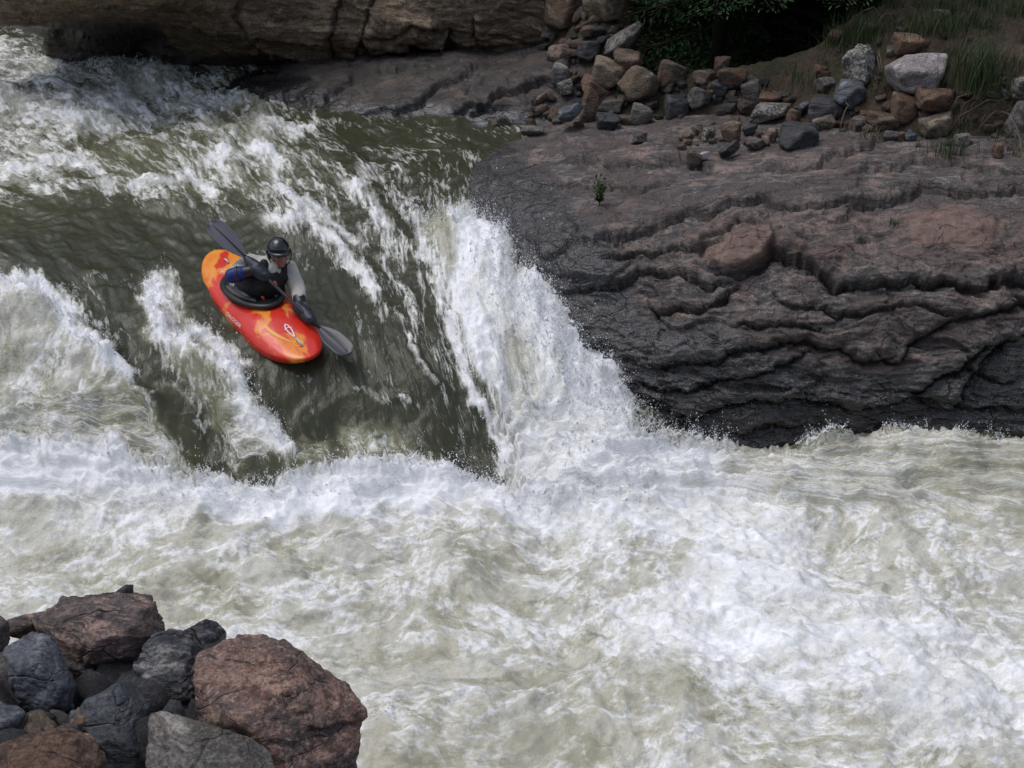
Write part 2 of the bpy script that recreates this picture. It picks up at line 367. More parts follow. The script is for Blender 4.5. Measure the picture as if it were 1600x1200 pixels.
# how white the water is, from 0 clear brown-green to 1 dense foam
def field(items, base, X, Y):
    f = np.full(X.shape, float(base))
    for it in items:
        if it[0] == 'p': m = soft_poly(X, Y, it[1], it[3]); f = f*(1-m)+it[2]*m
        else:
            d, al, _ = seg_dist(X, Y, it[1]); m = np.exp(-(d/it[3])**2); f = np.maximum(f, it[2]*m+f*(1-m)*.999)
    return f
FOAM = [
 ('p', [(-500, 40), (250, 70), (420, 120), (470, 200), (540, 330), (450, 345), (330, 300), (200, 305), (0, 330), (-500, 340)], .50, 45),
 ('p', [(-200, 70), (230, 90), (330, 150), (200, 200), (-200, 240)], .64, 35),
 ('p', [(150, 220), (260, 205), (300, 240), (180, 262)], .34, 18),
 ('p', [(130, 250), (230, 240), (250, 280), (140, 300)], .32, 18),
 ('p', [(540, 200), (800, 200), (780, 260), (560, 260)], .24, 25),
 ('p', [(480, 240), (640, 230), (700, 330), (620, 480), (560, 520), (500, 380)], .40, 40),
 ('p', [(-500, 320), (200, 320), (420, 360), (320, 420), (330, 560), (420, 640), (540, 700), (780, 750), (600, 420), (420, 420), (200, 430), (-500, 430)], .13, 25),
 ('p', [(540, 470), (650, 470), (790, 750), (600, 715), (500, 600)], .21, 30),
 ('p', [(640, 400), (700, 400), (720, 520), (790, 700), (770, 740), (690, 600)], .33, 25),
 # left fall and the column beside it
 ('p', [(-500, 430), (40, 425), (90, 470), (140, 540), (240, 640), (300, 740), (-500, 740)], .60, 16),
 ('p', [(130, 590), (220, 590), (240, 660), (240, 720), (150, 660)], .42, 20),
 ('p', [(60, 590), (110, 600), (130, 660), (70, 650)], .45, 20),
 ('p', [(225, 430), (275, 430), (300, 500), (365, 560), (410, 650), (455, 705), (370, 730), (300, 600), (215, 520)], .60, 14),
 ('p', [(285, 560), (330, 570), (360, 660), (320, 690), (280, 640)], .34, 14),
 ('p', [(245, 600), (275, 600), (330, 720), (290, 730)], .14, 12),
 ('p', [(540, 675), (610, 672), (640, 710), (540, 720)], .44, 14), ('p', [(460, 690), (510, 690), (520, 730), (450, 730)], .42, 12),
 # right fall beside the rock
 ('p', [(650, 335), (720, 320), (780, 330), (800, 395), (900, 450), (980, 540), (1000, 700), (800, 760), (775, 640), (730, 560), (705, 470)], .86, 16),
 ('p', [(640, 330), (700, 320), (720, 400), (700, 440), (650, 400)], .5, 14),
 ('p', [(770, 510), (820, 520), (850, 640), (790, 690), (780, 600)], .68, 22),
 ('p', [(860, 520), (910, 560), (920, 640), (880, 620)], .74, 18),
 # pool
 ('p', [(-500, 690), (180, 690), (260, 735), (400, 760), (520, 722), (650, 716), (800, 765), (860, 720), (1000, 680), (1130, 690), (1250, 700), (1400, 660), (1550, 680), (2200, 690), (2200, 1500), (-500, 1500)], .60, 9),
 ('p', [(-500, 690), (180, 690), (260, 735), (400, 760), (520, 722), (650, 716), (800, 765), (860, 720), (1000, 680), (1130, 700), (1130, 800), (900, 830), (700, 790), (450, 820), (200, 790), (-500, 780)], .97, 14),
 ('p', [(850, 700), (1100, 720), (1280, 820), (1300, 960), (1150, 990), (1000, 900), (850, 820)], .86, 40),
 ('p', [(950, 960), (1300, 900), (1700, 1050), (1700, 1160), (1300, 1110), (1000, 1080)], .82, 50),
 ('p', [(1250, 690), (1350, 668), (1500, 668), (1540, 720), (1350, 760), (1260, 740)], .52, 18),
 ('p', [(1480, 690), (1640, 680), (1640, 860), (1520, 840), (1430, 770)], .44, 25),
 ('p', [(680, 850), (830, 840), (850, 930), (720, 930)], .50, 35), ('p', [(960, 835), (1080, 850), (1060, 910), (980, 900)], .52, 25),
 ('p', [(60, 860), (300, 850), (420, 930), (300, 1000), (80, 930)], .50, 40), ('p', [(560, 930), (720, 960), (720, 1060), (580, 1060)], .50, 35),
 ('p', [(780, 1000), (880, 1000), (860, 1060), (780, 1050)], .44, 25), ('p', [(860, 1050), (1080, 1040), (1100, 1110), (900, 1120)], .46, 35),
 ('p', [(560, 1130), (900, 1120), (1000, 1250), (540, 1250)], .42, 30), ('p', [(1150, 1090), (1350, 1110), (1400, 1170), (1200, 1180)], .52, 30),
 ('p', [(100, 760), (260, 780), (220, 830), (60, 820)], .7, 25),
 # thin crests
 ('l', [(0, 432), (60, 440), (100, 480), (140, 530), (200, 590)], .95, 14), ('l', [(245, 435), (235, 480), (260, 520), (320, 520), (370, 575), (390, 650), (445, 705)], .92, 15),
 ('l', [(430, 255), (438, 290), (470, 325), (510, 335), (560, 380)], .85, 8), ('l', [(415, 350), (480, 345), (540, 400), (590, 455)], .78, 13),
 ('l', [(640, 530), (660, 580), (700, 625)], .7, 6), ('l', [(700, 500), (720, 580), (755, 650), (790, 735)], .95, 8), ('l', [(560, 610), (620, 625), (650, 640)], .5, 7),
 ('l', [(540, 290), (580, 310), (600, 350)], .7, 9), ('l', [(650, 340), (680, 420), (690, 480)], .72, 10), ('l', [(590, 400), (640, 460), (650, 520)], .6, 8), ('l', [(600, 480), (680, 560)], .45, 9),
 ('l', [(0, 270), (120, 250), (170, 290)], .7, 10), ('l', [(210, 285), (300, 270), (330, 290)], .8, 9), ('l', [(330, 245), (420, 230), (440, 250)], .75, 10), ('l', [(400, 190), (470, 205), (500, 195)], .7, 9),
 ('l', [(500, 640), (470, 590)], .3, 10),
]
ys_, xs_ = np.linspace(-100, 1400, 501), np.linspace(-600, 2300, 968)
FX, FY = np.meshgrid(xs_, ys_)
wob = 16
FOAMF = field(FOAM, .26, FX+wob*fbm2(FX/45, FY/40, 3, 21), FY+wob*fbm2(FX/45, FY/40, 3, 25))
foam = bil(FOAMF, xs_, ys_, np.clip(PXW, -590, 2290), np.clip(PYW, -90, 1390))

AER = [('p', [(-500, 40), (250, 70), (420, 120), (470, 200), (520, 330), (400, 345), (200, 310), (0, 330), (-500, 340)], .50, 60),
 ('p', [(-500, 430), (40, 425), (90, 470), (140, 540), (240, 640), (300, 740), (-500, 740)], .85, 20), ('p', [(225, 430), (275, 430), (300, 500), (365, 560), (410, 650), (455, 705), (370, 730), (300, 600), (215, 520)], .75, 18),
 ('p', [(245, 600), (275, 600), (330, 720), (290, 730)], .3, 12), ('p', [(530, 672), (620, 668), (650, 712), (530, 724)], .7, 14), ('p', [(450, 690), (515, 690), (520, 730), (440, 730)], .7, 14),
 ('p', [(650, 335), (720, 320), (780, 330), (800, 395), (900, 450), (980, 540), (1000, 700), (800, 760), (775, 640), (730, 560), (705, 470)], .9, 20),
 ('p', [(-500, 690), (180, 690), (260, 735), (400, 760), (520, 722), (650, 716), (800, 765), (860, 720), (1000, 680), (1130, 690), (1250, 700), (1400, 660), (1550, 680), (2200, 690), (2200, 1500), (-500, 1500)], 1.0, 10)]
AERF = field(AER, .12, FX+wob*fbm2(FX/45, FY/40, 3, 21), FY+wob*fbm2(FX/45, FY/40, 3, 25))
aer = bil(AERF, xs_, ys_, np.clip(PXW, -590, 2290), np.clip(PYW, -90, 1390))
pool = sstep(600, 800, PYW-.0*PXW)*sstep(.6, 1., aer)

# flow coordinates: s runs with the current, t across it
STREAM = [(-2.2, [(-400, 380, 1.6), (0, 400, 1.5), (120, 520, 1.15), (160, 700, .4), (250, 850, 0), (600, 1150, 0), (900, 1400, 0)]),
          (0.0, [(-400, 210, 1.7), (0, 215, 1.7), (220, 250, 1.7), (420, 330, 1.58), (540, 480, 1.1), (680, 700, .3), (820, 850, 0), (1150, 1000, 0), (1800, 1250, 0)]),
          (2.0, [(-400, 85, 1.75), (60, 95, 1.72), (330, 130, 1.68), (540, 205, 1.6), (700, 240, 1.52), (775, 300, 1.45), (830, 480, 1.05), (920, 700, .3), (1150, 760, 0), (1500, 800, 0), (2100, 860, 0)])]
fx_, fv_ = [], []
for t_, pts in STREAM:
    P = at_z(*[np.array(c_, float) for c_ in zip(*pts)]); s_ = 0
    for k in range(len(P)):
        if k: s_ += np.linalg.norm(P[k]-P[k-1])
        fx_.append(P[k, :2]); fv_.append((s_, t_))
_fl = RBF(np.array(fx_), np.array(fv_), lin=True)(np.stack([cx_, cy_], -1))
FS = bil(_fl[..., 0], np.linspace(-13, 13, 160), np.linspace(3.2, 24, 150), GX, GY); FT = bil(_fl[..., 1], np.linspace(-13, 13, 160), np.linspace(3.2, 24, 150), GX, GY)

FS = FS*(1-.8*pool)+(GX*1.0+.35*n2(GX*.8, GY*.8, 91))*.8*pool; FT = FT*(1-.8*pool)+(GY*1.05-.25*GX+.35*n2(GX*.8, GY*.8, 92))*.8*pool
# turbulence on top: boils, chop, froth
turb = sstep(.12, .75, foam)
wx = FS*.75 + .35*n2(GX*1.1, GY*1.1, 31); wy = FT*1.25 + .35*n2(GX*1.1, GY*1.1, 33)
Hn = (.045+.10*turb)*fbm2(wx*1.1, wy*1.1, 2, 40)
Hn += (.022+.045*turb)*fbm2(GX*2.6+.5*Hn*8, GY*2.6, 2, 44, mode='ridge')
Hn += (.012+.010*turb)*fbm2(wx*5.0, wy*5.2, 2, 50, mode='ridge')
Hn += .024*turb*fbm2(GX*7.5+2*n2(GX*3, GY*3, 61), GY*7.5+2*n2(GX*3, GY*3, 62), 2, 54, mode='billow')
Hn += .008*turb*fbm2(GX*19, GY*19, 2, 58, mode='billow')
Hn += .0045*n2(wx*16, wy*14, 65)
spike = sstep(.55, .95, foam)
Hn += .045*spike*np.clip(n2(GX*9, GY*9, 71)-.15, 0, 1) + .02*spike*np.clip(n2(GX*22, GY*22, 72)-.2, 0, 1)
crest = HB+Hn
# water level dips under the hull line of the boat is left as the sheet gives it
foam2 = foam + .35*(Hn-.0)*turb
me = mesh_np('river', np.stack([GX, GY, crest], -1).reshape(-1, 3), grid_faces(NU, NV))
attr(me, 'foam', np.clip(foam2, 0, 1.1).ravel()); attr(me, 'aer', np.clip(aer, 0, 1).ravel()); attr(me, 'flow', np.stack([FS, FT, crest], -1).reshape(-1, 3))

def water_material():
    t = NT('river_water'); fl = t.attr('flow').outputs['Vector']; foam = t.attr('foam').outputs['Fac']; p = t.pos()
    def warp(v, sc, amt, seed=0):
        n = t.n('ShaderNodeTexNoise'); n.inputs['Scale'].default_value = sc; n.inputs['Detail'].default_value = 3; t.l(t.mapping(v, loc=(seed, seed, 0)), n.inputs['Vector'])
        s = t.n('ShaderNodeVectorMath', operation='MULTIPLY_ADD'); t.l(n.outputs['Color'], s.inputs[0]); s.inputs[1].default_value = (amt,)*3; t.l(v, s.inputs[2]); return s.outputs[0]
    f1 = warp(t.mapping(fl, scale=(.62, 1.25, .5)), 1.6, .55)
    f2 = warp(f1, 5.0, .16, 7)
    lace = t.noise(f2, 2.4, 6, .62, typ='RIDGED_MULTIFRACTAL')      # bright threads
    blot = t.noise(f2, 2.6, 8, .66)
    fine = t.noise(warp(t.mapping(fl, scale=(.8, 1.1, 1)), 9, .09, 3), 14, 7, .7)
    speck = t.noise(t.mapping(p, scale=(1, 1, 1)), 42, 4, .75)
    lc = t.ramp(lace, (.42, 0), (.95, 1))
    thn = t.math('ABSOLUTE', t.math('SUBTRACT', t.noise(t.mapping(f2, loc=(4, 9, 2)), 2.3, 5, .58), .5))
    thread = t.ramp(thn, (0, 1), (.018, .75), (.07, 0))
    F = t.math('ADD', foam, t.math('MULTIPLY_ADD', blot, .85, -.44))
    F = t.math('ADD', F, t.math('MULTIPLY', t.math('MULTIPLY', thread, t.ramp(fine, (.38, .1), (.55, 1))), t.ramp(foam, (.08, .0), (.22, .26), (.5, .34), (.75, .30), (.95, .05))))
    F = t.math('ADD', F, t.math('MULTIPLY_ADD', fine, .52, -.26))
    edge = t.math('MULTIPLY', foam, t.math('SUBTRACT', 1.25, foam))
    F = t.math('ADD', F, t.math('MULTIPLY', t.math('MULTIPLY_ADD', lc, 1.0, -.35), t.math('MULTIPLY', edge, 1.1)))
    F = t.math('ADD', F, t.math('MULTIPLY', t.math('MULTIPLY_ADD', speck, 1, -.5), t.math('MULTIPLY', t.ramp(foam, (.1, .1), (.6, 1)), .5)))
    ae = t.attr('aer').outputs['Fac']
    ae = t.math('ADD', ae, t.math('MULTIPLY', t.math('MULTIPLY_ADD', blot, 1.2, -.6), t.ramp(ae, (.05, .15), (.5, .8))), clamp=True)
    deep = t.ramp(ae, (.0, (.030, .031, .018)), (.35, (.075, .075, .042)), (.7, (.20, .20, .125)), (1.0, (.41, .388, .30)))
    half = t.mix(t.ramp(F, (.30, 0), (.62, 1)), deep, (.60, .588, .535))
    c = t.mix(t.ramp(F, (.55, 0), (.95, 1)), half, (.90, .90, .915))
    rg = t.ramp(F, (.1, .12), (.4, .3), (.8, .6))
    rip = t.noise(t.mapping(fl, scale=(.8, 1.9, 1)), 9, 5, .62)
    h = t.math('ADD', t.math('MULTIPLY', t.noise(p, 24, 4, .7), t.ramp(foam, (.1, .15), (.6, 1))), t.math('MULTIPLY', rip, 1.0))
    t.set(color=c, rough=rg, spec=.5, ior=1.33, normal=t.bump(h, .42, .03))
    return t.m
M_WATER = water_material()
river = obj('river', me, M_WATER)
tag(river, 'foaming brown-green river dropping over a ledge into a white pool', None, None, 'structure')

# ------------------------------------------------------------------ bedrock: sheets of real relief, built from picked points
def relief(name, ctrl, xr, yr, step, ledges, mat_, disp, label, kind='structure', wet_shade_f=None, pinkf=None, mode='z', post=None, face=None, keep=None):
    c = np.array(ctrl, float)
    P0 = at_z(c[:, 0], c[:, 1], c[:, 2]) if mode == 'z' else at_y(c[:, 0], c[:, 1], c[:, 2])
    D = np.linalg.norm(P0-CAM, axis=1)
    f = RBF(c[:, :2], 1/D, smooth=2e-3)
    ax = np.arange(xr[0], xr[1]+1, step); ay = np.arange(yr[0], yr[1]+1, step)
    X, Y = np.meshgrid(ax, ay)
    P = CAM + ray(X, Y)/np.clip(f(np.stack([X, Y], -1)), .02, 1)[..., None]
    du = np.gradient(P, axis=1); dv = np.gradient(P, axis=0); N = np.cross(dv, du); N /= np.linalg.norm(N, axis=-1, keepdims=True)
    N[(N*(CAM-P)).sum(-1) < 0] *= -1
    d = np.zeros(X.shape); crack = np.zeros(X.shape)
    wobx = X+9*n2(X/42, Y/30, 81)+3*n2(X/13, Y/11, 82); woby = Y+9*n2(X/46, Y/34, 85)+4*n2(X/15, Y/12, 86)+1.5*n2(X/6, Y/6, 87)
    for pts, h, fall, cw in ledges:
        # above the line the rock stands proud by h and dies away over 'fall' pixels; under it an undercut, its shade deepened by the crack colour
        dd, al, sd_ = seg_dist(wobx, woby, pts)
        end = np.clip(np.minimum(al, 1-al)*8, 0, 1)**.7
        up = sd_ > 0
        d += np.where(up, h*np.exp(-(dd/(1.5*fall))**1.6), -.30*h*np.exp(-(dd/(fall*.5)))-.65*h*np.exp(-(dd/3.5)))*end*sstep(0, 2.0, dd+np.where(up, 2, 0))
        crack = np.maximum(crack, np.exp(-(dd/cw)**2)*end)
    d -= .05*crack
    d += disp(P, X, Y)*(1 if face is None else face(X, Y))
    P = P+N*d[..., None]
    if post is not None: P = post(P, X, Y)
    me = mesh_np(name, P.reshape(-1, 3), grid_faces(len(ax), len(ay), None if keep is None else keep(X, Y)))
    wet = np.zeros(X.shape) if wet_shade_f is None else wet_shade_f(P, X, Y); pink = np.zeros(X.shape) if pinkf is None else pinkf(P, X, Y)
    attr(me, 'wet', wet.ravel()); attr(me, 'pink', pink.ravel()); attr(me, 'crack', np.clip(crack, 0, 1).ravel())
    o = obj(name, me, mat_); tag(o, label, None, None, kind); return o

# foliation of the gneiss: thin plates dipping gently to the right
FOL = np.array([.16, -.28, 1.0]); FOL /= np.linalg.norm(FOL)
def gneiss(amp=1.0, terr=.045, fs=1.0):
    def f(P, X, Y):
        w = fbm3(P*np.array([1.1, 1.1, 1.1])*fs, 3, 5)
        s = (P@FOL)*3.0*fs + 1.3*w
        st = (s % 1.0); ter = (st**3-.25)                      # saw-tooth plates with overhanging lips
        s2 = (P@FOL)*9.0*fs + 2.2*w + .8*n3(P*3.1*fs, 9); ter2 = ((s2 % 1.0)**2-.33)
        Q = P@np.array([[.55, 0, 0], [0, .8, 0], [0, 0, 2.2]])
        m = sstep(-.25, .3, fbm3(P*.9*fs, 2, 77))
        B_ = P+.12*np.stack([n3(P*2.5, 41), n3(P*2.5, 42), n3(P*2.5, 43)], -1); A_ = np.array([[.55, 0, 0], [0, .9, 0], [.25, -.5, 3.0]]).T
        blk = .17*facets(B_@A_, 1.25*fs, 5, .7, .6)+.07*facets(B_@A_, 3.6*fs, 6, .9, .5)
        return amp*(1.0*blk + .14*fbm3(P*.75*fs, 3, 3) + terr*ter*(.3+.7*m) + .035*ter2*(.3+.7*m) + .06*fbm3(Q*3.2*fs, 4, 15, mode='ridge') + .026*fbm3(Q*11*fs, 3, 19, mode='ridge') + .10*facets(B_@A_, 8.5*fs, 16, .9, .6))
    return f

M_OUT = rock_material('outcrop_gneiss', (.132, .121, .115), (.052, .049, .048), (.29, .205, .165), .6, (1.6, 2.2, 13), .72, stain=(.085, .062, .055), tilt=(R(14), R(-7), 0), wet=True, vary=False, bump=.016)
M_SLAB = rock_material('slab_gneiss', (.08, .068, .06), (.034, .030, .028), (.17, .12, .09), .35, (1.4, 2.2, 12), .72, stain=(.06, .05, .046), tilt=(R(10), R(4), 0), wet=True, vary=False, bump=.012)
M_CLIFF = rock_material('cliff_gneiss', (.33, .24, .155), (.13, .095, .062), (.44, .33, .22), .35, (1.2, 1.6, 10), .8, stain=(.17, .125, .082), tilt=(R(6), R(5), 0), wet=True, vary=False, bump=.018)

OUT_CTRL = [
 (640, 330, 1.2), (640, 260, 1.45), (640, 200, 1.45), (760, 215, 1.5), (740, 260, 1.52), (700, 300, 1.42), (820, 235, 1.66), (900, 205, 1.75), (1000, 190, 1.82), (1150, 172, 1.92), (1300, 195, 2.0), (1450, 205, 2.03), (1620, 240, 2.08), (1900, 260, 2.1),
 (1000, 150, 1.86), (1300, 150, 1.98), (1620, 180, 2.06), (1900, 180, 2.1), (820, 180, 1.6),
 (780, 300, 1.58), (900, 300, 1.68), (1000, 330, 1.66), (1150, 310, 1.82), (1300, 300, 1.9), (1500, 290, 1.96), (1900, 310, 2.0), (730, 330, 1.3),
 (800, 390, 1.22), (900, 400, 1.42), (1000, 440, 1.28), (1150, 420, 1.46), (1300, 420, 1.5), (1500, 400, 1.62), (1900, 420, 1.6),
 (740, 420, 1.0), (850, 500, .85), (950, 500, .98), (1000, 560, .74), (1150, 560, .84), (1300, 560, .86), (1500, 540, .96), (1900, 560, .9),
 (880, 600, .42), (980, 640, .25), (1100, 650, .28), (1250, 660, .25), (1400, 640, .4), (1500, 640, .4), (1600, 640, .42), (1900, 660, .3),
 (760, 560, .45), (800, 700, -.1), (950, 740, -.35), (1100, 740, -.35), (1250, 750, -.35), (1420, 740, -.3), (1600, 750, -.3), (1900, 760, -.3)]
OUT_LEDGES = [  # pixel polylines drawn left to right: rock above stands out over the rock below
 ([(860, 365), (940, 385), (1010, 372), (1060, 340), (1120, 330), (1190, 318), (1230, 332), (1280, 335), (1330, 316), (1390, 322), (1440, 305), (1520, 300), (1600, 298), (1700, 305)], .06, 45, 4),
 ([(930, 415), (1010, 400), (1050, 395), (1095, 400), (1130, 380)], .07, 30, 4),
 ([(1100, 426), (1150, 430), (1190, 412), (1205, 402), (1250, 412), (1290, 430), (1300, 450), (1345, 446), (1400, 446), (1500, 455), (1560, 448), (1700, 440)], .11, 50, 6),
 ([(870, 455), (930, 448), (1000, 430), (1060, 440), (1110, 448), (1155, 440)], .06, 28, 4),
 ([(1015, 475), (1030, 495), (1065, 480), (1095, 492), (1130, 470), (1155, 442)], .08, 30, 5),
 ([(1200, 452), (1235, 480), (1280, 490), (1315, 495), (1400, 480), (1470, 490), (1500, 500)], .05, 35, 3),
 ([(960, 560), (1040, 572), (1120, 560), (1200, 540), (1260, 530), (1310, 545), (1340, 560), (1395, 565), (1430, 525), (1490, 500), (1600, 480), (1700, 470)], .085, 40, 5),
 ([(980, 600), (1080, 610), (1150, 590), (1230, 570), (1270, 545)], .075, 30, 5),
 ([(1000, 640), (1080, 650), (1150, 625), (1260, 620), (1340, 640), (1400, 625), (1440, 605), (1490, 570), (1560, 530), (1640, 520)], .10, 40, 7),
 ([(1470, 645), (1510, 600), (1550, 545), (1570, 530)], .12, 35, 8),
 ([(860, 410), (880, 385), (905, 372)], .05, 20, 3), ([(1095, 398), (1110, 370), (1150, 355), (1195, 360)], .04, 18, 3),
 ([(1180, 270), (1260, 262), (1330, 240), (1390, 215)], .035, 30, 3), ([(880, 250), (960, 262), (1040, 255), (1120, 265)], .03, 20, 3), ([(1300, 285), (1380, 265), (1470, 262), (1560, 270), (1640, 280)], .035, 25, 3),
 ([(820, 290), (900, 292), (985, 300), (1060, 292)], .03, 20, 3), ([(1420, 620), (1480, 632), (1560, 640), (1640, 640)], .05, 25, 4), ([(1140, 520), (1240, 510), (1300, 520)], .04, 22, 3),
 ([(1500, 560), (1540, 590), (1590, 600)], .05, 22, 4), ([(1040, 660), (1120, 672), (1200, 668), (1300, 660)], .06, 25, 5),
]
def out_wet(P, X, Y):
    m = soft_poly(X, Y, [(600, 180), (790, 215), (850, 270), (960, 400), (1000, 500), (1120, 520), (1240, 560), (1420, 590), (1560, 520), (1700, 520), (1700, 800), (600, 800)], 55)
    return np.clip(np.maximum(m*.95, sstep(.55, .1, P[..., 2])), 0, 1)
def out_pink(P, X, Y):
    a = soft_poly(X, Y, [(1110, 340), (1200, 325), (1330, 318), (1460, 322), (1600, 330), (1700, 400), (1560, 440), (1300, 430), (1200, 410), (1110, 425), (930, 420), (960, 375), (1060, 385)], 18)*.46
    b = soft_poly(X, Y, [(1400, 330), (1500, 325), (1570, 350), (1540, 400), (1420, 390)], 14)*.85
    c = soft_poly(X, Y, [(860, 365), (900, 362), (890, 395), (860, 405)], 8)*.9
    e = np.maximum(soft_poly(X, Y, [(900, 205), (1100, 185), (1300, 200), (1560, 250), (1640, 300), (1300, 300), (1100, 290), (880, 280)], 30)*.34, soft_poly(X, Y, [(1100, 395), (1140, 372), (1205, 365), (1200, 405), (1150, 428), (1105, 425)], 6)*.95)
    return np.maximum.reduce([a, b, c, e])
_pb = [(1103, 398), (1120, 380), (1160, 364), (1200, 362), (1206, 385), (1190, 408), (1150, 430), (1108, 424)]
def out_post(P, X, Y):
    m = soft_poly(X, Y, _pb, 7)*.11 + soft_poly(X, Y, [(1400, 338), (1470, 322), (1550, 345), (1560, 395), (1450, 398), (1400, 380)], 20)*.10 + soft_poly(X, Y, [(1205, 362), (1250, 368), (1255, 395), (1215, 400)], 6)*.06 + soft_poly(X, Y, [(1220, 335), (1265, 328), (1275, 348), (1225, 352)], 6)*.05
    return P + (np.array([0, -.75, .66])*m[..., None])
outcrop = relief('rock_outcrop', OUT_CTRL, (640, 1900), (160, 770), 2.0, OUT_LEDGES, M_OUT, gneiss(.8), 'big layered gneiss ledge right of the falls, dark and wet below, pinkish above', wet_shade_f=out_wet, pinkf=out_pink, post=out_post, face=lambda X, Y: .42+.58*sstep(-20, 60, Y-np.interp(X, [700, 860, 960, 1060, 1200, 1400, 1600], [280, 340, 360, 330, 310, 300, 300])))

SLAB_CTRL = [(330, 150, 1.55), (390, 165, 1.56), (470, 185, 1.55), (560, 196, 1.55), (680, 198, 1.55), (800, 205, 1.55), (900, 215, 1.5),
 (400, 140, 1.72), (480, 114, 1.86), (600, 100, 2.0), (720, 84, 2.12), (850, 82, 2.22), (930, 90, 2.2), (860, 150, 1.92), (700, 150, 1.84), (560, 152, 1.78), (470, 150, 1.74), (930, 150, 1.9), (780, 120, 2.0), (640, 125, 1.93),
 (330, 120, 1.55), (420, 105, 1.7), (560, 82, 1.9), (720, 62, 2.0), (860, 60, 2.1), (930, 60, 2.1), (330, 240, 1.2), (560, 240, 1.25), (800, 240, 1.25), (930, 240, 1.25)]
SLAB_LEDGES = [([(470, 190), (500, 165), (545, 130), (560, 118)], .05, 18, 3), ([(610, 185), (650, 158), (700, 128), (740, 112)], .05, 18, 3), ([(730, 182), (770, 152), (830, 135), (880, 130)], .07, 20, 3),
 ([(560, 118), (600, 108), (680, 104), (760, 108)], .035, 16, 2), ([(540, 180), (600, 172), (640, 188)], .03, 14, 3), ([(400, 165), (450, 150), (500, 160)], .03, 12, 3), ([(700, 175), (760, 165), (800, 170)], .04, 15, 3)]
slab = relief('low_rock_slab', SLAB_CTRL, (330, 930), (60, 240), 2.0, SLAB_LEDGES, M_SLAB, gneiss(.4, .04), 'smooth grey whaleback rock slab at the far waterline',
              wet_shade_f=lambda P, X, Y: np.clip(np.maximum(sstep(1.86, 1.66, P[..., 2]), soft_poly(X, Y, [(340, 130), (480, 120), (520, 160), (560, 210), (340, 210)], 25)), 0, 1))

CLIFF_CTRL = [(-400, 0, 16.6), (-400, 60, 17.2), (-400, -300, 17.3), (0, -300, 17.0), (300, -300, 17.4), (600, -300, 17.4), (950, -300, 17.3),
 (0, 10, 15.9), (0, 32, 16.3), (0, 46, 17.6), (100, 12, 15.7), (100, 34, 16.2), (100, 52, 17.7), (100, 95, 18.0), (230, 5, 16.0), (230, 28, 16.5), (230, 50, 17.6), (250, 95, 18.0), (300, 62, 17.3), (300, 20, 16.8),
 (400, 20, 17.0), (400, 60, 17.15), (400, 88, 17.5), (400, 108, 18.1), (500, 20, 17.0), (500, 85, 17.3), (500, 104, 17.9), (560, 20, 17.0), (560, 80, 17.2), (560, 104, 17.8),
 (640, 20, 16.9), (640, 62, 17.0), (640, 88, 17.7), (720, 20, 16.9), (720, 60, 17.0), (720, 84, 17.2), (840, 10, 16.9), (840, 60, 17.0), (840, 90, 17.2), (950, 10, 16.9), (950, 90, 17.2), (-400, 120, 18.2), (0, 130, 18.2), (400, 130, 18.3), (950, 130, 17.6), (700, 130, 18.0)]
CLIFF_LEDGES = [([(380, 50), (430, 55), (480, 58), (515, 64)], .10, 22, 4), ([(300, 42), (360, 52), (430, 90), (500, 94)], .10, 25, 5), ([(556, 58), (580, 66), (620, 66), (700, 62), (705, 40)], .22, 22, 6), ([(556, 58), (600, 46), (650, 42), (705, 44)], .06, 16, 3),
 ([(514, 104), (518, 60), (524, 20), (530, -20)], .07, 10, 3), ([(556, 100), (558, 60), (575, 20), (585, -30)], .06, 10, 3), ([(380, -20), (370, 20), (400, 50)], .08, 18, 4), ([(735, 20), (740, 60), (760, 80)], .04, 14, 3), ([(0, 22), (60, 14), (160, 10), (250, 6), (340, 20)], .08, 20, 4)]
cliff = relief('cliff', CLIFF_CTRL, (-400, 950), (-300, 130), 2.5, CLIFF_LEDGES, M_CLIFF, gneiss(.55, .07), 'brown overhanging rock wall along the far side of the river', mode='y', keep=lambda X, Y: ~(Y > np.interp(X, [-400, 0, 12, 40, 66, 84], [30, 33, 44, 51, 60, 400])+5*n2(X/16, Y*0, 3)),
               wet_shade_f=lambda P, X, Y: np.clip(np.maximum(sstep(1.95, 1.75, P[..., 2]), soft_poly(X, Y, [(-50, 40), (240, 40), (300, 95), (-50, 100)], 15)), 0, 1))  # wet at the waterline; the polygon paints the overhang's shade into the colour

# ------------------------------------------------------------------ banks: soil slope behind the ledge, near bank, wooded valley side
BANK_CTRL = [(780, 160, 1.75), (850, 110, 2.02), (900, 60, 2.36), (1000, 60, 2.52), (1000, 150, 2.0), (900, 170, 1.8), (1150, 100, 2.42), (1150, 155, 2.08), (1250, 150, 2.18), (1300, 100, 2.56), (1300, 185, 2.08),
 (1400, 190, 2.14), (1400, 100, 2.68), (1400, 20, 3.06), (1500, 210, 2.12), (1550, 100, 2.72), (1550, 20, 3.1), (1620, 210, 2.2), (1700, 100, 2.75), (1150, 20, 2.98), (1000, 10, 2.9), (900, 10, 2.8), (1300, 20, 3.02), (1700, 20, 3.15), (1850, 200, 2.3), (1850, 60, 3.0)]
_b = np.array(BANK_CTRL, float); _bp = at_z(_b[:, 0], _b[:, 1], _b[:, 2])
_extra = np.array([(0, 22, 6.5), (4, 22, 7.5), (9, 21, 7.5), (12, 14, 4.0), (12, 18, 6)])
bank_h = RBF(np.r_[_bp[:, :2], _extra[:, :2]], np.r_[_b[:, 2], _extra[:, 2]], smooth=6e-3)
bx = np.arange(-.6, 12, .04); by = np.arange(12.2, 21, .04); BX, BY = np.meshgrid(bx, by)
BZ = bank_h(np.stack([BX, BY], -1))
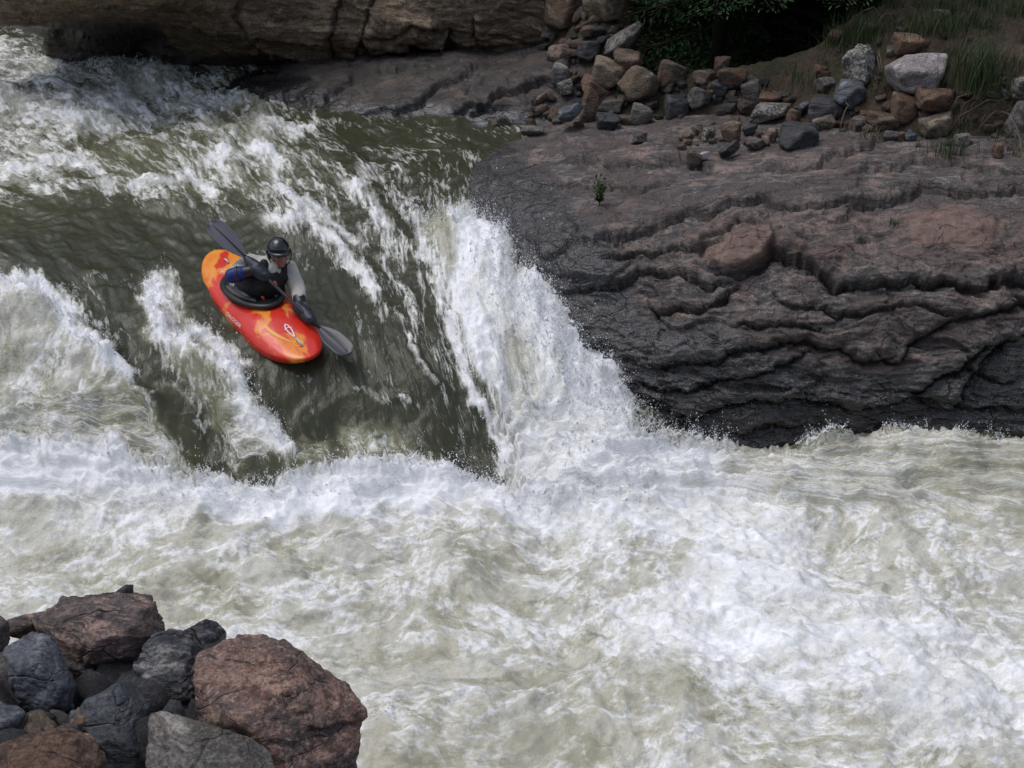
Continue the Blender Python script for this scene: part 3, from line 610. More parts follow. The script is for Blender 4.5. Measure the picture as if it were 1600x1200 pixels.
BZ = BZ - .9*sstep(1.0, -.5, BX-.0*BY) - 1.2*sstep(13.3, 12.4, BY+.0*BX)
_hol = soft_poly(BX, BY, [(1.7, 15.35), (2.6, 15.1), (3.6, 15.0), (4.3, 15.2), (4.7, 16.2), (4.4, 18.2), (2.0, 18.4), (1.5, 16.5)], .35)  # hollow shaped into the bank to turn the ground under the trees black
BZ = BZ*(1-_hol)+(1.7)*_hol
BZ += .07*fbm2(BX*1.6, BY*1.6, 3, 5) + .035*fbm2(BX*5, BY*5, 3, 8, mode='billow') + .014*fbm2(BX*16, BY*16, 2, 9)
t_ = NT('soil'); p_ = t_.pos(); a_ = t_.noise(p_, 3, 6, .65); b_ = t_.noise(p_, 30, 5, .7)
c_ = t_.mix(t_.ramp(a_, (.35, 0), (.65, 1)), (.030, .022, .015), (.085, .062, .045)); c_ = t_.mix(t_.ramp(b_, (.45, 0), (.7, .7)), c_, (.12, .095, .07)); c_ = t_.mix(t_.ramp(t_.noise(p_, 1.3, 4), (.52, 0), (.62, .55)), c_, (.03, .045, .016))
M_SOIL = t_.set(color=c_, rough=.95, spec=.2, normal=t_.bump(t_.math('ADD', a_, b_), .9, .03))
bank = obj('riverbank', mesh_np('riverbank', np.stack([BX, BY, BZ], -1).reshape(-1, 3), grid_faces(len(bx), len(by))), M_SOIL)
tag(bank, 'dark stony soil slope above the rock ledge', None, None, 'structure')

# valley floor and sides: one sheet to the horizon, channel cut under the river
hx = np.concatenate([np.linspace(-400, -30, 24), np.linspace(-28, 28, 113), np.linspace(30, 400, 24)]); hy = np.concatenate([np.linspace(-300, -12, 20), np.linspace(-11, 40, 103), np.linspace(42, 500, 30)])
HX, HY = np.meshgrid(hx, hy)
edge = np.where(HX < 1, 20.0, 20.0-sstep(1, 4, HX)*2.0)
far = np.clip(HY-edge, 0, None); near = np.clip(4.6+.25*np.clip(HX, 0, 6)*-1-HY, 0, None)
HZ = -1.2 + far*.95*np.exp(-far/240) + sstep(0, 2.5, near)*2.2 + np.clip(near-1.2, 0, None)*.55*np.exp(-near/200)
HZ += sstep(.2, 3, far)*3.0 + (fbm2(HX*.12, HY*.12, 4, 3)*1.6)*sstep(1, 8, np.maximum(far, near-3))
HZ = np.where((HY < 4.5), np.minimum(HZ, 3.9+np.clip(-HY-2, 0, None)*.5), HZ)
t_ = NT('hill_forest_floor'); p_ = t_.pos(); a_ = t_.noise(p_, .5, 6, .7); b_ = t_.noise(p_, 4, 5, .7)
c_ = t_.mix(t_.ramp(a_, (.35, 0), (.65, 1)), (.022, .032, .014), (.06, .058, .035)); c_ = t_.mix(t_.ramp(b_, (.45, 0), (.7, .6)), c_, (.035, .05, .02))
M_HILL = t_.set(color=c_, rough=.95, spec=.2, normal=t_.bump(b_, .9, .2))
hill = obj('valley_ground', mesh_np('valley_ground', np.stack([HX, HY, HZ], -1).reshape(-1, 3), grid_faces(len(hx), len(hy))), M_HILL)
tag(hill, 'green wooded valley ground on both sides of the river', None, None, 'structure')

# ------------------------------------------------------------------ loose rocks
def ico(sub):
    bm = bmesh.new(); bmesh.ops.create_icosphere(bm, subdivisions=sub, radius=1.0)
    V = np.array([v.co[:] for v in bm.verts]); F = np.array([[v.index for v in f.verts] for f in bm.faces]); bm.free(); return V/np.linalg.norm(V, axis=1, keepdims=True), F
ICO = {k: ico(k) for k in (3, 4, 5, 6)}
def rock_shape(planes, hs, sub, p=14.0, amp=.05, seed=0, fs=2.0, strata=0.0, sdir=(0, 0, 1), fine=.35, offs=.25):
    V, F = ICO[sub]
    q = np.clip(V@planes.T, 0, None)/hs
    r = (q**p).sum(1)**(-1/p)
    P = V*r[:, None]
    n = amp*.45*fbm3(P*fs, 4, seed, mode='ridge') + amp*.3*fbm3(P*fs*.7, 2, seed+5) + amp*1.7*fs*facets(P+.10/fs*np.stack([n3(P*2*fs, seed), n3(P*2*fs, seed+1), n3(P*2*fs, seed+2)], -1), fs*.9, seed+3, .7, offs) + amp*1.3*fs*facets(P+.06/fs*np.stack([n3(P*4*fs, seed), n3(P*4*fs, seed+1), n3(P*4*fs, seed+2)], -1), fs*2.6, seed+4, .8, offs) + amp*fine*fbm3(P*fs*5, 3, seed+9)
    if strata:
        s = (P@np.asarray(sdir, float))*7+1.2*n3(P*2, seed+2); n = n+strata*((s % 1)**2-.33)
    return P + V*n[:, None], F
def rand_planes(rng, n=7, box=(.85, 1.05)):
    B = np.array([[1, 0, 0], [-1, 0, 0], [0, 1, 0], [0, -1, 0], [0, 0, 1], [0, 0, -1]], float)
    B = B + rng.normal(size=B.shape)*.22
    X = rng.normal(size=(n, 3)); A = np.r_[B, X]; A /= np.linalg.norm(A, axis=1, keepdims=True)
    h = np.r_[rng.uniform(.72, .9, 6), rng.uniform(.70, .98, n)]
    return A, h

MR = {
 'grey':  rock_material('rock_grey', (.18, .165, .15), (.07, .064, .06), (.30, .265, .23), .4, (2, 3, 9), .8, stain=(.09, .075, .06)),
 'tan':   rock_material('rock_tan', (.27, .21, .145), (.11, .085, .06), (.36, .3, .21), .4, (2, 3, 10), .85, stain=(.13, .095, .065)),
 'brown': rock_material('rock_brown', (.18, .128, .09), (.07, .052, .04), (.29, .21, .145), .4, (2, 3, 10), .85, stain=(.15, .085, .05)),
 'dark':  rock_material('rock_dark', (.062, .06, .064), (.025, .025, .028), (.14, .13, .125), .35, (2, 3, 9), .6, stain=(.035, .034, .036)),
 'pink':  rock_material('rock_pink', (.30, .205, .165), (.12, .08, .066), (.36, .28, .24), .45, (3, 3, 8), .8, stain=(.17, .115, .09)),
 'speck': rock_material('rock_speckled', (.24, .215, .185), (.055, .05, .048), (.4, .37, .33), .4, (4, 4, 6), .8, spots=(.42, .39, .34)),
 'white': rock_material('rock_white', (.62, .58, .56), (.30, .265, .25), (.75, .72, .7), .5, (2, 2, 7), .75, stain=(.36, .3, .28)),
 'slate': rock_material('rock_slate', (.125, .135, .155), (.045, .048, .058), (.27, .27, .28), .5, (2, 2.5, 12), .55, stain=(.065, .068, .078), tilt=(R(20), R(25), 0)),
 'rust':  rock_material('rock_rust', (.20, .115, .075), (.08, .048, .036), (.28, .18, .12), .4, (2, 3, 9), .85, stain=(.14, .08, .055)),
 'band':  rock_material('rock_banded', (.235, .175, .15), (.12, .10, .095), (.44, .29, .24), .9, (.9, .9, 6), .75, tilt=(R(8), R(-12), 0), bump=.02),
 'fleck': rock_material('rock_flecked', (.075, .077, .086), (.03, .03, .035), (.34, .31, .28), .55, (3, 3, 9), .55, tilt=(R(25), R(-20), 0), bump=.02),
 'redgr': rock_material('rock_red_granite', (.34, .19, .14), (.13, .078, .062), (.44, .29, .22), .5, (2.4, 2.4, 5), .75, spots=(.36, .24, .19), bump=.022, stain=(.10, .082, .078), tilt=(R(40), R(30), 0)),
}
def surface_bvh(objs):
    vs, fs, o_ = [], [], 0
    for o in objs:
        m = o.data; v = np.empty(len(m.vertices)*3, np.float32); m.vertices.foreach_get('co', v); v = v.reshape(-1, 3)
        f = np.empty(len(m.loops), np.int32); m.loops.foreach_get('vertex_index', f)
        vs.append(v); fs.append(f.reshape(-1, 4)+o_); o_ += len(v)
    return BVHTree.FromPolygons(np.concatenate(vs).tolist(), np.concatenate(fs).tolist())
BV = surface_bvh([outcrop, slab, bank])
def hit(px, py):
    r = BV.ray_cast(Vector(CAM), Vector(ray(px, py)), 60); return r[0]
_rk = np.random.default_rng(77)
PROTO = []
for k in range(14):
    A, h = rand_planes(_rk, int(_rk.integers(5, 10))); V, F = rock_shape(A, h, 4, 60, .04, 100+k*7)
    PROTO.append((V/np.abs(V).max(0), F))
SMALL = []
for k in range(10):
    A, h = rand_planes(_rk, int(_rk.integers(4, 8))); V, F = rock_shape(A, h, 3, 50, .045, 300+k*7); SMALL.append((V/np.abs(V).max(0), F))
_small_me = {}
def rock_at(x0, y0, x1, y1, tone, label, roll=0.0, shape=None, group=None, name='rock', flat=1.0, seed=None, sink=.12, deep=.85):
    """a stone whose outline covers that pixel box, standing on the bank or ledge under it"""
    cx, cy = (x0+x1)/2, (y0+y1)/2
    g = hit(cx, y1-.12*(y1-y0))
    if g is None: return None
    D = (g-Vector(CAM)).length; s = D/FPX
    w = (x1-x0)*s*1.04; ha = (y1-y0)*s*1.06
    d = Vector(ray(cx, cy)); el = math.asin(-d.z)
    dep = min(w*deep, ha*1.5)
    h = max(.45*ha, math.sqrt(max(ha*ha-(dep*math.sin(el))**2, (.5*ha)**2))/math.cos(el))
    k = PROTO[(seed if seed is not None else int(_rk.integers(0, 14))) % 14] if shape is None else shape
    V = k[0].copy(); rz = _rk.uniform(-.5, .5)
    c, sn = math.cos(rz), math.sin(rz); V = V@np.array([[c, sn, 0], [-sn, c, 0], [0, 0, 1]]); V /= np.abs(V).max(0)
    if abs(roll) >= .5:
        ca, sa = abs(math.cos(roll)), abs(math.sin(roll)); asp = .45; L_ = min(w/(ca+asp*sa), h/(sa+asp*ca))*1.05; V = V*np.array([L_/2, min(dep, L_*.7)/2, asp*L_/2])
        c, sn = math.cos(roll), math.sin(roll); V = V@np.array([[c, 0, -sn], [0, 1, 0], [sn, 0, c]]); roll = 0
    else: V = V*np.array([w/2, dep/2, h/2])
    if roll:
        c, sn = math.cos(roll), math.sin(roll); V = V@np.array([[c, 0, -sn], [0, 1, 0], [sn, 0, c]])
        V[:, 0] *= w/2/np.abs(V[:, 0]).max(); 
    me = mesh_np(name, V, k[1]); o = obj(name, me, MR[tone])
    dist = (g-Vector(CAM)).length - .1*dep
    o.location = Vector(CAM)+d*dist
    tag(o, label, 'rock', group); return o

TALUS = [
 # big stones of the rubble behind the ledge
 (855, 65, 898, 103, 'pink', 'pale pinkish angular rock at the left end of the rubble, above the whaleback slab', 0),
 (935, 28, 1016, 96, 'grey', 'long grey slab rock leaning up left of the dark trees', -.75),
 (922, 93, 977, 133, 'tan', 'grey-tan layered rock with fine stripes in the rubble', .1),
 (960, 74, 1006, 120, 'brown', 'dark upright brown rock behind the striped tan rock', 0),
 (967, 104, 1036, 156, 'tan', 'largest rounded tan rock in the middle of the rubble', .25),
 (1026, 93, 1072, 137, 'brown', 'dull brown rounded rock just right of the largest tan rock', 0),
 (1072, 136, 1113, 169, 'grey', 'squarish reddish-grey block rock at the front of the rubble', .08),
 (1036, 150, 1076, 186, 'dark', 'rounded dark grey rock resting against the front edge of the rubble', 0),
 (863, 142, 914, 212, 'slate', 'long purplish-grey slab rock leaning at the water, left end of the rubble', -.55),
 (905, 138, 936, 196, 'brown', 'narrow upright brown slab rock beside the leaning purplish slab', .25),
 (934, 153, 974, 179, 'grey', 'flat grey rock right of the narrow brown slab', 0),
 (932, 174, 971, 203, 'dark', 'dark rock below the flat grey one near the water', 0),
 (984, 164, 1019, 193, 'grey', 'angular grey rock with a flat face at the front of the rubble', 0),
 (900, 116, 962, 160, 'rust', 'rust-streaked slab rock below the striped tan rock', .5),
 (1083, 109, 1119, 131, 'brown', 'low tan-brown rock in the shadow under the trees', 0),
 (1112, 88, 1140, 118, 'brown', 'tall dim rock in the deepest shade under the trees', 0),
 (1118, 106, 1166, 132, 'brown', 'wide dim brown rock under the trees', 0),
 (1110, 124, 1141, 150, 'dark', 'round dark rock in front of the shaded wide rock', 0),
 (1158, 128, 1190, 155, 'grey', 'grey wedge rock right of the round dark rock', -.3),
 (1186, 143, 1228, 162, 'rust', 'flat reddish-brown rock behind the speckled slab', -.1),
 (1153, 155, 1186, 179, 'brown', 'brown rock left of the speckled slab', 0),
 (1172, 156, 1238, 192, 'speck', 'large speckled pale slab rock at the back of the ledge', -.12),
 (1228, 170, 1252, 196, 'rust', 'orange-brown rock tucked right of the speckled slab', 0),
 (1240, 148, 1270, 182, 'slate', 'grey tilted plate rock right of the speckled slab', -.6),
 (1262, 152, 1318, 188, 'dark', 'broad dark slab rock with a purplish top', -.15),
 (1264, 183, 1302, 206, 'tan', 'long pale tan wedge rock behind the dark boulder', -.35),
 (1215, 191, 1280, 233, 'dark', 'dark grey boulder with pale top lying alone on the ledge', .12),
 (1195, 200, 1216, 225, 'pink', 'small pinkish block rock left of the dark boulder', 0),
 (1125, 190, 1160, 223, 'brown', 'pointed brown rock in the small heap on the ledge', -.2),
 (1158, 193, 1182, 212, 'dark', 'flat dark rock behind the pointed brown one', 0),
 (1115, 218, 1162, 251, 'dark', 'dark wedge rock with light edge at the front of the ledge heap', -.6),
 (1160, 215, 1196, 234, 'grey', 'grey plate rock right of the dark wedge', -.15),
 (1070, 237, 1096, 262, 'tan', 'lone light brown rock standing on the ledge below the heap', .3),
 (1090, 236, 1108, 252, 'white', 'whitish stone leaning on the lone light brown rock', 0),
 (986, 206, 1011, 226, 'grey', 'small pale grey cube rock alone on the left of the ledge', 0),
 (1058, 206, 1082, 220, 'pink', 'flat pinkish stone at the left of the ledge heap', 0),
 (1080, 196, 1100, 212, 'tan', 'small tan block in the ledge heap', .5),
 (1096, 198, 1118, 222, 'speck', 'pale block in the middle of the ledge heap', 0),
 (1064, 217, 1082, 227, 'rust', 'tiny reddish stone in front of the flat pinkish stone', 0),
 # right bank
 (1318, 74, 1368, 132, 'speck', 'tilted speckled block rock on the right bank', -.35),
 (1343, 66, 1374, 106, 'slate', 'blue-grey plate rock behind the tilted speckled block', .9),
 (1389, 88, 1477, 138, 'white', 'big white-topped rock on the right bank', -.12),
 (1304, 126, 1352, 166, 'slate', 'grey-and-white angular rock below the tilted speckled block', .3),
 (1396, 50, 1442, 82, 'brown', 'brown rock above the white-topped rock', 0),
 (1382, 72, 1402, 90, 'grey', 'small grey rock left of the white-topped rock', 0),
 (1392, 148, 1434, 188, 'brown', 'large rounded brown rock under the white-topped rock', 0),
 (1428, 138, 1494, 174, 'rust', 'reddish flat-topped rock right of the large rounded brown one', -.1),
 (1355, 176, 1412, 203, 'brown', 'long low brown rock at the back edge of the ledge', .1),
 (1436, 179, 1492, 213, 'tan', 'tan tilted rock at the foot of the right bank', -.4),
 (1327, 181, 1357, 206, 'grey', 'grey-tan rock left of the long low brown rock', 0),
 (1377, 204, 1403, 221, 'grey', 'small flat grey stone on the ledge below the long brown rock', 0),
 (1414, 205, 1433, 223, 'slate', 'small slate stone on the back edge of the ledge', .4),
 (1400, 207, 1416, 220, 'rust', 'tiny brown stone between the flat grey and slate stones', 0),
 (1578, 120, 1625, 160, 'speck', 'pale grey rock cut off by the right edge of the view', 0),
 (1573, 158, 1630, 222, 'grey', 'big rounded grey-green rock at the right edge of the view', 0),
 (1296, 45, 1324, 66, 'rust', 'orange-brown rock high on the right bank by the trees', .2),
 (1270, 102, 1294, 123, 'rust', 'rounded orange rock left of the tilted speckled block', 0),
 (1272, 120, 1306, 142, 'grey', 'flat grey rock under the rounded orange one', 0),
 (1550, 225, 1568, 246, 'brown', 'stubby brown stone in the grass at the right end of the ledge', 0),
 (1490, 210, 1516, 228, 'grey', 'grey stone in the grass above the ledge at right', 0),
 (1455, 15, 1482, 27, 'grey', 'flat pale stone high on the grassy bank', 0),
 (765, 178, 798, 206, 'grey', 'pale triangular rock at the waterline below the rubble', .4),
 (737, 190, 768, 210, 'slate', 'wet flat rock at the waterline left of the pale triangular rock', 0),
 (810, 195, 850, 213, 'grey', 'wet low rock at the waterline under the leaning purplish slab', 0),
 (833, 140, 858, 166, 'tan', 'small upright tan rock beside the whaleback slab', -.6),
 (862, 100, 890, 130, 'grey', 'grey rock under the pale pinkish angular rock', 0),
 (870, 126, 898, 146, 'speck', 'pale speckled rock at the right end of the whaleback slab', -.3),
 (905, 40, 932, 58, 'brown', 'flat brown rock at the back left of the rubble', 0),
 (846, 42, 880, 58, 'grey', 'flat grey rock at the foot of the cliff', 0),
 (915, -45, 990, 34, 'tan', 'tall tan rock face behind the leaning grey slab rock', 0),
 (848, -30, 918, 44, 'brown', 'tall brown rock at the right end of the cliff', 0),
 (898, 62, 944, 92, 'dark', 'dark layered rock left of the leaning grey slab', -.1),
]
for row in TALUS:
    rock_at(*row[:6], roll=row[6])
import re
SHORT = [((q[0]+q[2])/2, (q[1]+q[3])/2, re.split(r' (?:at|in|above|left|right|behind|just|resting|leaning|beside|below|with|under|tucked|lying|standing|by|on|cut|high|between|alone)\b', q[5])[0]) for q in TALUS]
USED = set()
TONEW = {'grey': 'grey', 'tan': 'tan', 'brown': 'brown', 'dark': 'dark', 'pink': 'pinkish', 'rust': 'rusty'}
def beside(x, y, tone, word):
    for q in sorted(SHORT, key=lambda q: math.hypot(q[0]-x, q[1]-y))[:6]:
        dx, dy = x-q[0], y-q[1]
        side = ('right of' if dx > 0 else 'left of') if abs(dx) > abs(dy) else ('below' if dy > 0 else 'above')
        lab = f'{word} {TONEW[tone]} stone just {side} the {q[2]}'
        if lab not in USED: break
    USED.add(lab); return lab
# small filler stones, told apart by nothing but the heap they lie in
HEAPS = [
 ('small grey-brown stone wedged between the larger rocks of the rubble', 'stones of the rubble heap', [(840, 60), (920, 15), (1060, 80), (1180, 120), (1260, 165), (1180, 185), (1060, 185), (960, 200), (850, 210), (800, 195), (860, 120)], 150, (9, 24), ['grey', 'tan', 'brown', 'dark', 'brown', 'grey']),
 ('little stone scattered on the ledge around the small heap', 'stones of the ledge heap', [(1090, 190), (1200, 185), (1260, 200), (1200, 235), (1100, 230), (1070, 255), (1050, 215)], 26, (6, 13), ['tan', 'grey', 'brown', 'pink']),
 ('small stone half buried in the soil of the right bank', 'stones of the right bank', [(1270, 120), (1300, 60), (1380, 30), (1560, 60), (1590, 200), (1500, 240), (1300, 210)], 62, (7, 18), ['grey', 'brown', 'tan', 'rust']),
]
for lab, grp, poly, n, (a, b), tones in HEAPS:
    xs = [p[0] for p in poly]; ys = [p[1] for p in poly]; k = 0; tries = 0
    while k < n and tries < 3000:
        tries += 1
        x, y = _rk.uniform(min(xs), max(xs)), _rk.uniform(min(ys), max(ys))
        if not inside(np.array(x), np.array(y), poly): continue
        g = hit(x, y)
        if g is None: continue
        D = (g-Vector(CAM)).length; s = D/FPX; r = s*_rk.uniform(a, b)*.62
        idx = int(_rk.integers(0, 10)); tone = tones[int(_rk.integers(0, len(tones)))]
        key = (idx, tone)
        if key not in _small_me:
            m = mesh_np('stone', *SMALL[idx]); m.materials.append(MR[tone]); _small_me[key] = m
        o = bpy.data.objects.new('stone', _small_me[key]); COL.objects.link(o)
        o.location = g + Vector((0, 0, r*.3)); o.scale = (r, r*_rk.uniform(.7, 1), r*_rk.uniform(.5, .85)); o.rotation_euler = (_rk.uniform(-.4, .4), _rk.uniform(-.4, .4), _rk.uniform(0, 6.28))
        sz = int(np.digitize(r, [.055, .08, .105])); tag(o, beside(x, y, tone, ('tiny', 'small', 'fair-sized', 'larger')[sz]), 'stone', grp); k += 1

# ------------------------------------------------------------------ near bank: boulders at the photographer's feet
def boulder(label, tone, D, outline, front, sub=5, amp=.03, strata=0, thick=.55, seed=1, p=60, name='boulder', fs=None, sdir=(.1, .1, 1)):
    """outline: pixel silhouette at distance D; front: pixel points with how far they stand out towards the viewer"""
    cc_ = np.mean(outline, 0); outline = [(cc_[0]+(x-cc_[0])*1.06, cc_[1]+(y-cc_[1])*1.06) for x, y in outline]
    pts = [np.array(at_d(x, y, D)) for x, y in outline] + [np.array(at_d(x, y, D-f)) for x, y, f in front]
    c2 = np.mean(outline, 0)
    wpx = (max(p_[0] for p_ in outline)-min(p_[0] for p_ in outline)); w = wpx*D/FPX
    pts += [np.array(at_d(c2[0]+(x-c2[0])*.72, c2[1]+(y-c2[1])*.72, D+thick*w)) for x, y in outline]
    P = np.array(pts); c = P.mean(0); Q = P-c
    bm = bmesh.new()
    for q in Q: bm.verts.new(q)
    bmesh.ops.convex_hull(bm, input=bm.verts[:]); bm.faces.ensure_lookup_table()
    A = np.array([f.normal[:] for f in bm.faces if f.calc_area() > 1e-6]); h = np.array([f.normal.dot(f.verts[0].co) for f in bm.faces if f.calc_area() > 1e-6]); bm.free()
    h = np.abs(h)+1e-4; rg_ = np.random.default_rng(seed*31+7); tc = CAM-c; tc /= np.linalg.norm(tc); got = 0
    while got < 7:                                                  # broken faces: flat cuts on the sides we look at
        n_ = rg_.normal(size=3); n_ /= np.linalg.norm(n_)
        if not .45 < n_@tc < .95: continue
        A = np.r_[A, n_[None]]; h = np.r_[h, (Q@n_).max()*rg_.uniform(.66, .84)]; got += 1
    size = np.linalg.norm(Q, axis=1).mean()
    V, F = rock_shape(A, h, sub, p, amp*size*2, seed, (fs or 1.6)/size, strata*size, sdir, .8, .0)
    o = obj(name, mesh_np(name, V, F), MR[tone]); o.location = c; tag(o, label, 'boulder', 'boulders on the near bank'); return o
boulder('huge reddish granite boulder at the bottom edge, rightmost of the near pile', 'redgr', 6.3,
        [(308, 1022), (352, 992), (420, 998), (470, 1022), (545, 1066), (556, 1100), (568, 1116), (562, 1150), (552, 1215), (520, 1330), (350, 1330), (310, 1120)],
        [(330, 1040, .18), (390, 1030, .12), (470, 1055, .22), (430, 1130, .32), (520, 1150, .16), (360, 1200, .30), (540, 1105, .1)], 6, .030, 0, .5, 11)
boulder('pink-banded gneiss boulder, tallest of the near pile', 'band', 6.9,
        [(48, 965), (90, 940), (178, 930), (236, 930), (243, 958), (254, 985), (244, 1006), (226, 1030), (190, 1062), (120, 1072), (60, 1040)],
        [(100, 960, .2), (230, 945, .12), (100, 1020, .3), (210, 1000, .25), (140, 1060, .22)], 6, .026, .05, .5, 23, sdir=(.18, .2, 1))
boulder('smooth dark grey boulder in front of the pink-banded one', 'slate', 6.5,
        [(4, 1012), (48, 980), (78, 994), (108, 1048), (118, 1070), (110, 1108), (70, 1118), (30, 1100), (14, 1050)],
        [(60, 1030, .2), (90, 1080, .22), (30, 1060, .15)], 6, .022, 0, .6, 31)
boulder('black fractured boulder with pale flecks beside the huge reddish one', 'fleck', 6.6,
        [(212, 1030), (240, 988), (285, 985), (312, 1010), (326, 1050), (332, 1100), (318, 1140), (270, 1135), (225, 1110)],
        [(270, 1010, .08), (300, 1060, .22), (240, 1060, .18), (290, 1110, .2)], 6, .030, .018, .5, 37, sdir=(.3, .1, 1))
boulder('small knobbly dark stone perched behind the huge reddish boulder', 'fleck', 6.75,
        [(281, 988), (300, 979), (322, 968), (340, 970), (356, 990), (352, 1014), (322, 1040), (288, 1030)], [(320, 992, .06), (310, 1014, .07)], 5, .03, 0, .7, 41)
boulder('small dark chip standing on top of the pink-banded boulder', 'dark', 7.2,
        [(172, 930), (196, 914), (208, 914), (210, 928), (196, 940)], [(200, 925, .03)], 4, .03, 0, .8, 43)
boulder('blue-grey layered slab rock in the middle of the near pile', 'slate', 6.15,
        [(108, 1120), (130, 1098), (200, 1062), (222, 1075), (232, 1110), (228, 1160), (226, 1240), (170, 1250), (120, 1180)],
        [(150, 1100, .12), (205, 1080, .08), (190, 1130, .16), (200, 1190, .15)], 5, .022, .05, .5, 47, sdir=(.5, .2, 1))
boulder('flat brownish-grey slab rock at the bottom edge below the huge reddish boulder', 'grey', 5.75,
        [(226, 1140), (232, 1112), (262, 1112), (372, 1146), (424, 1172), (436, 1220), (330, 1300), (230, 1260)],
        [(250, 1130, .06), (360, 1160, .1), (300, 1190, .16), (400, 1200, .1)], 5, .02, 0, .5, 53)
boulder('rust-brown boulder in the bottom left corner', 'rust', 5.7,
        [(-30, 1180), (40, 1150), (82, 1140), (146, 1148), (158, 1172), (176, 1215), (120, 1290), (-30, 1290)],
        [(80, 1165, .12), (140, 1165, .08), (60, 1200, .2)], 5, .028, 0, .5, 59)
boulder('grey angular rock at the left edge above the rust-brown boulder', 'slate', 6.1,
        [(-40, 1110), (0, 1096), (28, 1100), (40, 1114), (20, 1150), (-10, 1166), (-40, 1160)], [(5, 1118, .1)], 4, .03, 0, .6, 61)
boulder('dark wedge rock between the slate slab and the left grey rock', 'dark', 6.25,
        [(40, 1115), (62, 1108), (88, 1118), (92, 1136), (60, 1148), (42, 1140)], [(66, 1124, .08)], 4, .03, 0, .7, 67)
boulder('reddish wedge rock left of the blue-grey slab', 'brown', 6.15,
        [(104, 1132), (122, 1105), (150, 1112), (158, 1140), (140, 1154), (112, 1152)], [(130, 1128, .08)], 4, .035, 0, .7, 71)
boulder('small brown pyramid stone leaning on the huge reddish boulder', 'brown', 5.95,
        [(322, 1128), (340, 1104), (352, 1110), (356, 1136), (330, 1150)], [(342, 1124, .06)], 4, .03, 0, .7, 73)
boulder('small dark pointed stone under the fractured black boulder', 'dark', 6.1,
        [(250, 1112), (266, 1090), (282, 1096), (292, 1124), (270, 1140)], [(270, 1112, .06)], 4, .03, 0, .7, 79)
boulder('pale grey rock at the left edge behind the smooth dark boulder', 'grey', 7.0,
        [(-40, 960), (-5, 958), (14, 972), (18, 1000), (4, 1030), (-40, 1040)], [(-6, 990, .12)], 4, .03, 0, .6, 83)
boulder('thin pinkish plate rock behind the pink-banded boulder at left', 'band', 7.3,
        [(8, 968), (60, 958), (90, 950), (80, 985), (30, 1000), (8, 990)], [(50, 970, .06)], 4, .03, 0, .6, 89)
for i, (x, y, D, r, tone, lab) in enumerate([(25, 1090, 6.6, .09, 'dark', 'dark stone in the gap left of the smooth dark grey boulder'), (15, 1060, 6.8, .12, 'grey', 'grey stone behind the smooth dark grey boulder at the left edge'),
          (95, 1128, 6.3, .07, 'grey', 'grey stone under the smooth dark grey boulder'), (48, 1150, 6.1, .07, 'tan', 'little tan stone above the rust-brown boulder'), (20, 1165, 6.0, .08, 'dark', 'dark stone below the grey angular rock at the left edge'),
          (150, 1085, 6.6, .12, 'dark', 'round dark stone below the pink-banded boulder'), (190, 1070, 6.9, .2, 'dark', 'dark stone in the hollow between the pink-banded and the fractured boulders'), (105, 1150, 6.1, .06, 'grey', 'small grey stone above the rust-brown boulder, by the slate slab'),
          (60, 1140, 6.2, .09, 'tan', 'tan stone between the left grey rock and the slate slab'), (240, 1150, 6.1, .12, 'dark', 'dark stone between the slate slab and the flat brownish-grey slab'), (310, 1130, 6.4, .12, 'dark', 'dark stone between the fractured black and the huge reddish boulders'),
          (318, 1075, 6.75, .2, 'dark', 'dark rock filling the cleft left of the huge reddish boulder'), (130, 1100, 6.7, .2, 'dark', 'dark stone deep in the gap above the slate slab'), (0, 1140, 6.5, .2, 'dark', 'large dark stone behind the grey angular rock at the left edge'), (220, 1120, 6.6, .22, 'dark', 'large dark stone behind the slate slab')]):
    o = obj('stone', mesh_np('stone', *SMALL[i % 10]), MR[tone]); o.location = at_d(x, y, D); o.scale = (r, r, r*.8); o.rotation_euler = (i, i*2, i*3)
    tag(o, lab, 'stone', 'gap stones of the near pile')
# soil and rubble mass under the near pile
nx, ny = np.meshgrid(np.arange(-7, -.4, .08), np.arange(2.0, 6.6, .08))
nz = 1.22 - 1.5*sstep(5.15, 6.1, ny+.15*n2(nx*1.2, ny*1.2, 4)) - 1.8*sstep(-1.75, -1.15, nx+.1*n2(nx*2, ny*2, 6)) + np.clip(4.6-ny, 0, 3)*.8 + .12*fbm2(nx*2.5, ny*2.5, 3, 2, mode='billow')
near_b = obj('near_bank', mesh_np('near_bank', np.stack([nx, ny, nz], -1).reshape(-1, 3), grid_faces(nx.shape[1], nx.shape[0])), M_SOIL)
tag(near_b, 'dark stony ground under the near boulders', None, None, 'structure')

# ------------------------------------------------------------------ kayak
def frame(o, fwd, up):
    f = Vector(fwd).normalized(); u = Vector(up); l = u.cross(f).normalized(); u = f.cross(l).normalized()
    return Matrix(((f.x, l.x, u.x, o[0]), (f.y, l.y, u.y, o[1]), (f.z, l.z, u.z, o[2]), (0, 0, 0, 1)))
_bow = Vector(at_z(480, 549, 1.06)); _st = Vector(at_z(337, 386, 1.35))
KF = (_bow-_st).normalized(); KC = (_bow+_st)/2
ROLL = R(4)
_l = Vector((0, 0, 1)).cross(KF).normalized()
KM = frame(KC-Vector((0, 0, .15)), KF, Vector((0, 0, 1))*math.cos(ROLL) + _l*math.sin(ROLL)*-1)
KI = KM.inverted()
LH = 1.12
def k_w(x):  return .335*max(0, 1-abs(x/LH)**2.9)**.50
def k_keel(x): return -.135 + .17*abs(x/LH)**2.6
def k_deck(x):
    return .165 + .05*math.exp(-((x-.38)/.30)**2) - .03*(x/LH)**2 + (.02 if x > 0 else -.015)*abs(x)
